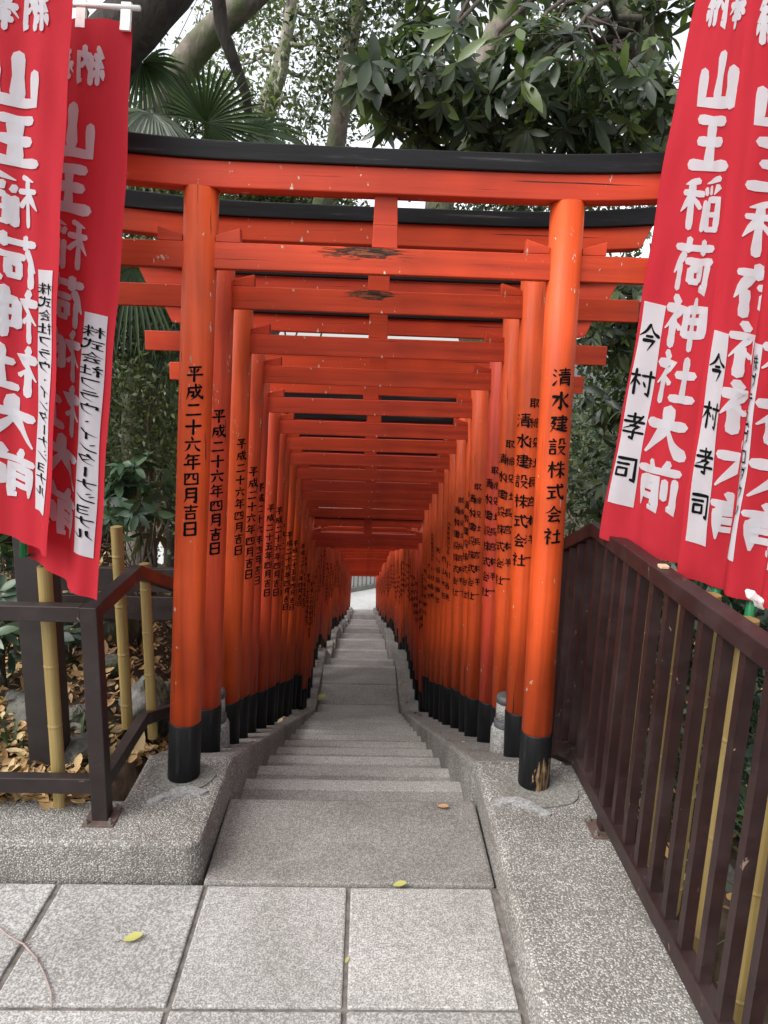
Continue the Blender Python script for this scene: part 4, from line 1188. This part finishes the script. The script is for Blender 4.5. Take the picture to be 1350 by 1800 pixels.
# fan palms
def fan(mb_v, mb_f, hub, axis, nrm, R, g, nseg=38, span=4.6, droop=0.25, w=0.024):
    axis, nrm = norm(np.array(axis, float)), np.array(nrm, float); side = norm(np.cross(axis, nrm)); nrm = np.cross(side, axis)
    ths = np.linspace(-span / 2, span / 2, nseg)
    for th in ths:
        d = axis * math.cos(th) + side * math.sin(th)
        L = R * (0.82 + 0.18 * math.cos(th)) * (0.93 + 0.14 * g.random()); dr = droop * (0.6 + 0.8 * g.random())
        cr = norm(np.cross(d, nrm)); o = len(mb_v)
        for k, (s, ww) in enumerate([(0.02, 0.25), (0.35, 0.9), (0.65, 1.0), (0.88, 0.6), (1.0, 0.06)]):
            c = hub + d * L * s + nrm * (0.10 * L * s * (1 - s) * 2 * math.cos(th)) + np.array([0, 0, -dr * L * s ** 2.6])
            hw = w * ww * R / 0.42
            mb_v += [c - cr * hw / 2 + nrm * hw * 0.35, c - nrm * hw * 0.25, c + cr * hw / 2 + nrm * hw * 0.35]
        for k in range(4):
            a = o + 3 * k
            mb_f += [(a, a + 1, a + 4), (a, a + 4, a + 3), (a + 1, a + 2, a + 5), (a + 1, a + 5, a + 4)]


def palm(label, base, head, fronds, seed, dead=()):
    g = np.random.default_rng(seed)
    t = thing('fan_palm', label, 'palm', base)
    mb = MB(); a, b = np.array(base), np.array(head)
    pts = [a + (b - a) * k / 10 + (np.array([0.02 * math.sin(k), 0.02 * math.cos(1.7 * k), 0])) for k in range(11)]
    mb.tube(pts, [0.085 + 0.012 * (k % 2) for k in range(11)], 12, jit=0.2, rng=g); mb.build('trunk', M['palm_trunk'], t, smooth=True)
    for hub, axis, nrm, R, droop, mat in fronds:
        hub = np.array(hub)
        V, F = [], []; fan(V, F, hub, axis, nrm, R, g, droop=droop)
        fr = fast_mesh('frond', V, F, M[mat], t)
        mb = MB(); limb(mb, b, hub, 0.012, 0.007, g, 5, 0.10, 6); mb.build('stalk', M['palm_leaf'] if mat == 'palm_leaf' else M['palm_old'], fr, smooth=True)
    return t


H1 = at(110, 290, 5.3)
toC = -ray(360, 220)
palm('fan palm with a broad green fan spread above the left end of the first gate', (H1[0] - 0.05, H1[1] + 0.05, gz(H1[0], H1[1]) - 0.05), H1, [
    (at(362, 215, 4.5), (0.60, -0.1, 0.40), toC, 0.36, 0.10, 'palm_leaf'),
    (at(268, 200, 4.3), (0.75, -0.1, -0.5), (0.25, -0.35, 0.9), 0.34, 0.5, 'palm_old'),
    (at(250, 110, 4.7), (0.15, -0.2, -0.75), (0.2, -0.9, 0.2), 0.36, 0.45, 'palm_leaf'),
    (at(440, 235, 5.1), (0.8, 0.2, 0.2), (0.2, -0.7, 0.7), 0.42, 0.3, 'palm_leaf'),
    (at(180, 120, 5.2), (-0.6, -0.1, 0.3), (-0.1, -0.8, 0.5), 0.46, 0.3, 'palm_leaf'),
    (at(225, 200, 4.6), (-0.2, -0.3, -0.7), (0.1, -0.9, 0.3), 0.42, 0.3, 'palm_old')], 41)
H2 = at(110, 470, 5.7)
palm('fan palm with drooping dark fronds left of the gate posts', (H2[0] - 0.05, H2[1], gz(H2[0], H2[1]) - 0.05), H2, [
    (at(285, 455, 5.0), (0.3, -0.2, -0.9), (0.3, -0.9, 0.3), 0.46, 0.4, 'palm_leaf'),
    (at(235, 470, 4.9), (-0.2, -0.2, -0.9), (0.1, -0.9, 0.3), 0.44, 0.4, 'palm_leaf'),
    (at(300, 590, 5.3), (0.5, -0.1, -0.8), (0.3, -0.9, 0.3), 0.38, 0.4, 'palm_leaf'),
    (at(250, 675, 5.5), (0.4, -0.1, -0.9), (0.2, -0.95, 0.2), 0.24, 0.4, 'palm_dead'),
    (at(180, 500, 5.2), (-0.6, -0.2, -0.5), (-0.1, -0.9, 0.4), 0.44, 0.4, 'palm_leaf')], 42)
p1 = at(235, 860, 5.4)
tree('young_tree', 'slim pale leaning trunk low among the shrubs left of the gates', 'tree', (p1[0], p1[1], gz(p1[0], p1[1])),
     [(p1[0], p1[1], gz(p1[0], p1[1]) - 0.1), at(222, 760, 5.4), at(236, 670, 5.4), at(262, 610, 5.4), at(280, 540, 5.5)], [0.06, 0.055, 0.05, 0.045, 0.03],
     [B(170, 480, 330, 600, 5.6, 0.4, 1.0)], 70, 'small', M['leaf_dark'], M['trunk_pale'], 43, per=16, limbs=6, twigs=20, limb_r=0.012)

# broad-leaved low shrubs and strap-leaved tufts on the bank
def low_shrub(label, px, seed, n, L, d, w=M['leaf_shrub']):
    bl = [B(*px, d, 0.22, 1.0)]; c = bl[0]
    return tree('low_shrub', label, 'shrub', (c[0], c[1], gz(c[0], c[1])), None, None, bl, n, 'big', w, M['trunk_grey'], seed, 'low shrubs on the bank', 6, L, L * 0.36, 0.1, 10, 30, 0.009, 'foliage', 0.35)


low_shrub('low shrub with broad dull-green leaves above the leaf litter, left of the first gate', (165, 770, 310, 950), 51, 40, 0.13, 4.2)
low_shrub('low shrub at the left edge behind the timber post', (-60, 960, 60, 1240), 52, 40, 0.11, 3.2)
low_shrub('low shrub under the second banner, behind the bamboo', (90, 1090, 150, 1160), 53, 12, 0.10, 3.6)


def tuft(label, x, y, z, seed, n=26, L=0.3):
    g = np.random.default_rng(seed); V, F = [], []
    for k in range(n):
        a = g.random() * 6.28; l_ = L * (0.6 + 0.6 * g.random()); w = 0.008; out = 0.35 + 0.5 * g.random(); o = len(V)
        dr = np.array([math.cos(a), math.sin(a), 0]); cr = np.array([-dr[1], dr[0], 0])
        b = np.array([x, y, z]) + dr * 0.02
        for s in (0, 0.35, 0.7, 1.0):
            c = b + dr * out * l_ * s ** 1.3 + np.array([0, 0, l_ * (s - 0.62 * out * s ** 2.4)]); ww = w * (1 - s * 0.85)
            V += [c - cr * ww, c + cr * ww]
        F += [(o + 2 * q, o + 2 * q + 1, o + 2 * q + 3, o + 2 * q + 2) for q in range(3)]
    t = thing('grass_tuft', label, 'grass tuft', (x, y, z), 'strap-leaved tufts on the bank')
    fast_mesh('blades', V, F, M['grass'], t)


for i, (px, py, lab) in enumerate([(262, 1235, 'dark grass tuft between the two free-standing bamboo tubes'), (22, 1280, 'small grass tuft at the left edge among dead leaves'), (140, 1330, 'small grass tuft right of the timber post')]):
    d = 3.25 if i == 0 else (2.75 if i == 1 else 2.8); p = at(px, py, d); tuft(lab, p[0], p[1], gz(p[0], p[1]) - 0.01, 80 + i, 24 if i == 0 else 14, 0.34 if i == 0 else 0.2)
for i, (x, y, lab) in enumerate([(1.25, 2.3, 'grass tuft behind the right railing, beside the rocks'), (1.3, 1.75, 'bushy grass tuft behind the nearest right bars'), (1.2, 2.75, 'grass tuft behind the far end of the right railing')]):
    tuft(lab, x, y, gz(x, y), 90 + i, 40, 0.42)


# ------------------------------------------------------------------ rocks and leaf litter
def rock(label, x, y, z, sx, sy, sz, seed, grp='rough rocks on the bank'):
    g = np.random.default_rng(seed)
    bm = bmesh.new(); bmesh.ops.create_icosphere(bm, subdivisions=5, radius=1.0)
    pl = norm(g.normal(size=(14, 3))); hh = 0.62 + 0.3 * g.random(14)
    for v in bm.verts:
        p = np.array(v.co)
        for q, h in zip(pl, hh):
            e = p @ q - h
            if e > 0: p = p - q * e * 0.85
        q3 = Vector(p * 2.2 + seed * 7.0)
        p = p * (1 + 0.16 * mnoise.fractal(q3, 0.8, 2.1, 6) - 0.10 * abs(mnoise.noise(q3 * 2.3)))
        v.co = Vector((p[0] * sx, p[1] * sy, p[2] * sz))
    me = bpy.data.meshes.new('rock'); bm.to_mesh(me); bm.free(); me.materials.append(M['rock'])
    ob = bpy.data.objects.new('rock', me); COL.objects.link(ob); ob.location = (x, y, z); ob.rotation_euler = (0, 0, g.random() * 3)
    me.polygons.foreach_set('use_smooth', [True] * len(me.polygons))
    return tag(ob, label, 'rock', grp)


rock('long flat mossy edging rock left of the timber post', -1.48, 3.02, 0.12, 0.34, 0.15, 0.12, 1)
rock('flat mossy edging rock between the timber post and the railing corner', -1.04, 3.2, 0.12, 0.2, 0.12, 0.12, 2)
p = at(200, 1100, 3.9); rock('jagged grey rock beside the board barrier', p[0], p[1], gz(p[0], p[1]) + 0.12, 0.17, 0.13, 0.22, 3)
p = at(125, 1110, 4.1); rock('rounded grey rock half hidden behind the bamboo', p[0], p[1], gz(p[0], p[1]) + 0.08, 0.13, 0.12, 0.14, 4)
p = at(280, 1180, 3.4); rock('pale upright rock behind the shorter bamboo tube', p[0], p[1], gz(p[0], p[1]) + 0.10, 0.10, 0.10, 0.22, 5)
p = at(190, 1150, 3.5); rock('small pale rock in the leaf litter', p[0], p[1], gz(p[0], p[1]) + 0.03, 0.09, 0.08, 0.07, 6)
p = at(140, 1345, 2.7); rock('flat half-buried stone beside the railing corner post', p[0], p[1], 0.125, 0.13, 0.10, 0.07, 7)
p = at(130, 1270, 2.95); rock('fist-sized mossy stone at the foot of the timber post', p[0] + 0.02, p[1], 0.17, 0.05, 0.05, 0.06, 8)
rock('grey rock low behind the right bars, nearest the camera', 1.25, 1.55, -0.02, 0.17, 0.22, 0.16, 9)
rock('grey rock behind the middle of the right railing', 1.22, 2.05, -0.02, 0.14, 0.2, 0.15, 10)


def litter(name, label, region, n, seed, L=0.062, lift=0.02):
    g = np.random.default_rng(seed); P = region(g, n)
    az = g.random(len(P)) * 6.28
    D = np.stack([np.cos(az), np.sin(az), g.normal(0, 0.22, len(P))], 1)
    Nn = np.stack([g.normal(0, 0.38, len(P)), g.normal(0, 0.38, len(P)), np.ones(len(P))], 1)
    Lv = L * np.clip(np.exp(g.normal(-0.1, 0.38, len(P))), 0.35, 2.0)
    V, F = leaf_arrays(P, D, Nn, Lv, Lv * (0.28 + 0.42 * g.random(len(P))), g.normal(-0.1, 0.42, len(P)), True, 0.35)
    return tag(fast_mesh(name, V, F, M['litter']), label, None, None, 'stuff')


def reg_left(g, n):
    y = 2.40 + 5.5 * g.random(n) ** 1.5; x = -0.92 - (2.2 + 0.4 * (y - 2.4)) * g.random(n) ** 1.1
    k = ~((x > -1.0) & (y < 2.72)); x, y = x[k], y[k]
    return np.stack([x, y, terrain(x, y) + 0.006 + 0.028 * g.random(len(x))], 1)


def reg_right(g, n):
    x = 0.99 + 1.6 * g.random(n); y = -1.0 + 6.0 * g.random(n)
    return np.stack([x, y, terrain(x, y) + 0.006 + 0.02 * g.random(n)], 1)


def reg_front(g, n):
    x = -0.98 - 1.4 * g.random(n); y = 2.355 + 0.05 * g.random(n)
    return np.stack([x, y, np.full(n, 0.145) + 0.012 * g.random(n)], 1)


def reg_kerb(g, n):
    d = 3.0 + 9 * g.random(n); s = np.where(g.random(n) < 0.6, -1, 1)
    x = np.array([xs(q) for q in d]) + s * (0.53 + 0.1 * g.random(n)); z = np.array([kerb_z(q) for q in d]) + 0.006
    return np.stack([x, d, z], 1)


litter('leaf_litter', 'tan and brown dead leaves covering the bank at the left', reg_left, 13000, 101, 0.048)
litter('leaf_litter', 'dead leaves on the ground behind the right railing', reg_right, 1800, 102)
litter('leaf_litter', 'dead leaves spilling over the back edge of the left kerb', reg_front, 170, 103)
litter('leaf_litter', 'scattered dead leaves on the kerbs beside the stairs', reg_kerb, 60, 104, 0.045)


def fallen(label, px, py, z, L, az, mat, seed):
    r = ray(px, py); d = (z - CAM[2]) / r[2]; p = CAM + r * d
    g = np.random.default_rng(seed)
    V, F = leaf_arrays(np.array([p + (0, 0, 0.004)]), np.array([[math.cos(az), math.sin(az), 0.05]]), np.array([[0.1, -0.1, 1.0]]), L, L * 0.5, -0.12, True, 0.3)
    st = MB(); st.tube([p + (0, 0, 0.005), p + np.array([-math.cos(az) * L * 0.35, -math.sin(az) * L * 0.35, 0.003])], [0.0012, 0.0007], 5)
    t = thing('fallen_leaf', label, 'fallen leaf', tuple(p), 'single leaves fallen on the paving')
    fast_mesh('blade', V, F, M[mat], t); st.build('stalk', M['twig'], t)


fallen('yellow-green fallen leaf on the paving slab left of the middle', 215, 1655, 0, 0.062, 0.25, 'yellow_leaf', 1)
fallen('dull yellow fallen leaf on the front paving joint near the middle', 690, 1558, 0, 0.05, 0.1, 'yellow_leaf', 2)
fallen('curled tan fallen leaf near the right end of the top landing slab', 768, 1418, 0, 0.05, -0.3, 'tan_leaf', 3)
fallen('tiny yellow leaf fragment in the joint of the nearest slabs', 607, 1695, -0.01, 0.022, 1.2, 'yellow_leaf', 4)
fallen('green-yellow leaf caught in the left corner of the first landing', 556, 1232, -2.30, 0.17, 0.9, 'yellow_leaf', 5)
p0 = [at_ for at_ in []]
mb = MB()
pts = []
for px, py in [(-8, 1625), (15, 1645), (42, 1660), (65, 1685), (80, 1715), (90, 1745), (91, 1772)]:
    r = ray(px, py); pts.append(CAM + r * ((0.006 - CAM[2]) / r[2]))
mb.tube(pts, [0.0035, 0.0034, 0.0036, 0.003, 0.0028, 0.0026, 0.002], 6)
for k, dv in ((2, (0.03, 0.035, 0.004)), (2, (-0.035, -0.03, 0.004)), (3, (0.012, -0.02, 0.006))):
    mb.tube([pts[k], pts[k] + np.array(dv)], [0.002, 0.001], 5)
tag(mb.build('twig', simple('grey_twig', (0.24, 0.19, 0.17), 0.8), origin=tuple(pts[0]), smooth=True), 'thin curved bare twig lying across the slab joint at bottom left', 'twig')

# ------------------------------------------------------------------ stone fence beyond the lower square
a, b = np.array([-2.2, 35.3]), np.array([4.0, 39.4])
t = thing('stone_fence', 'pale stone post fence across the bright square at the foot of the stairs', 'stone fence', (0.3, 37.0, PLAZA_Z))
dv = (b - a) / np.linalg.norm(b - a); nv_ = np.array([-dv[1], dv[0]]); Ln = np.linalg.norm(b - a)
def fbox(s0, s1, w, z0, z1):
    q = [a + dv * s0 - nv_ * w / 2, a + dv * s1 - nv_ * w / 2, a + dv * s1 + nv_ * w / 2, a + dv * s0 + nv_ * w / 2]
    return MB().prism([tuple(x) for x in q], 'z', z0, z1)
fbox(-0.2, Ln + 0.2, 0.34, PLAZA_Z - 0.05, PLAZA_Z + 0.26).build('plinth', M['mortar'], t, bevel=0.015)
s = 0.0
while s < Ln:
    fbox(s, s + 0.17, 0.17, PLAZA_Z + 0.258, PLAZA_Z + 1.55).build('fence_post', M['plaza'], t, bevel=0.012); s += 0.27
fbox(-0.1, Ln + 0.1, 0.10, PLAZA_Z + 1.15, PLAZA_Z + 1.27).build('fence_rail', M['plaza'], t)

g = np.random.default_rng(77)
q = [a + dv * u + nv_ * 0.9 for u in np.linspace(0, Ln, 9)]
tree('hedge', 'dark hedge behind the stone fence beyond the lower square', 'hedge', (0.5, 38.5, PLAZA_Z), None, None,
     [(p_[0], p_[1], PLAZA_Z + 0.8, 0.6, 0.4, 1.0, 1) for p_ in q], 260, 'small', M['leaf_dark'], M['twig'], 78, None, 20, 0.12, 0.06, 0.2, 8, 20, 0.02, 'foliage')

# rounded bushes on the banks, beyond the banners on both sides
for i, (x, y, r, lab) in enumerate([(-3.6, 6.6, 0.9, 'round green bush on the left bank, closest to the palms'), (-5.2, 5.2, 1.1, 'broad green bush on the left bank, outside the banners'), (-7.5, 7.5, 1.5, 'big round bush far out on the left bank'),
                                    (-9.5, 3.5, 1.4, 'big round bush out past the left end of the railing'), (3.6, 5.6, 1.0, 'round green bush on the right bank behind the banners'), (4.4, 3.4, 1.0, 'broad green bush on the right bank, level with the banners'),
                                    (6.5, 4.8, 1.5, 'big round bush far out on the right bank'), (5.8, 1.2, 1.2, 'round bush on the right bank beside the railing')]):
    g = np.random.default_rng(200 + i); z0 = gz(x, y)
    bl = [(x + g.normal(0, 0.35 * r), y + g.normal(0, 0.35 * r), z0 + r * (0.55 + 0.5 * g.random()), 0.65 * r, 0.65 * r, 0.6 * r, 1) for _ in range(5)]
    tree('round_bush', lab, 'bush', (x, y, z0), None, None, bl, int(240 * r), 'small', M['leaf_shrub'] if i % 2 else M['leaf_small'], M['trunk_grey'], 210 + i, 'round bushes on the banks', 18, 0.10, 0.048, 0.16, 8, 30, 0.02, 'foliage')
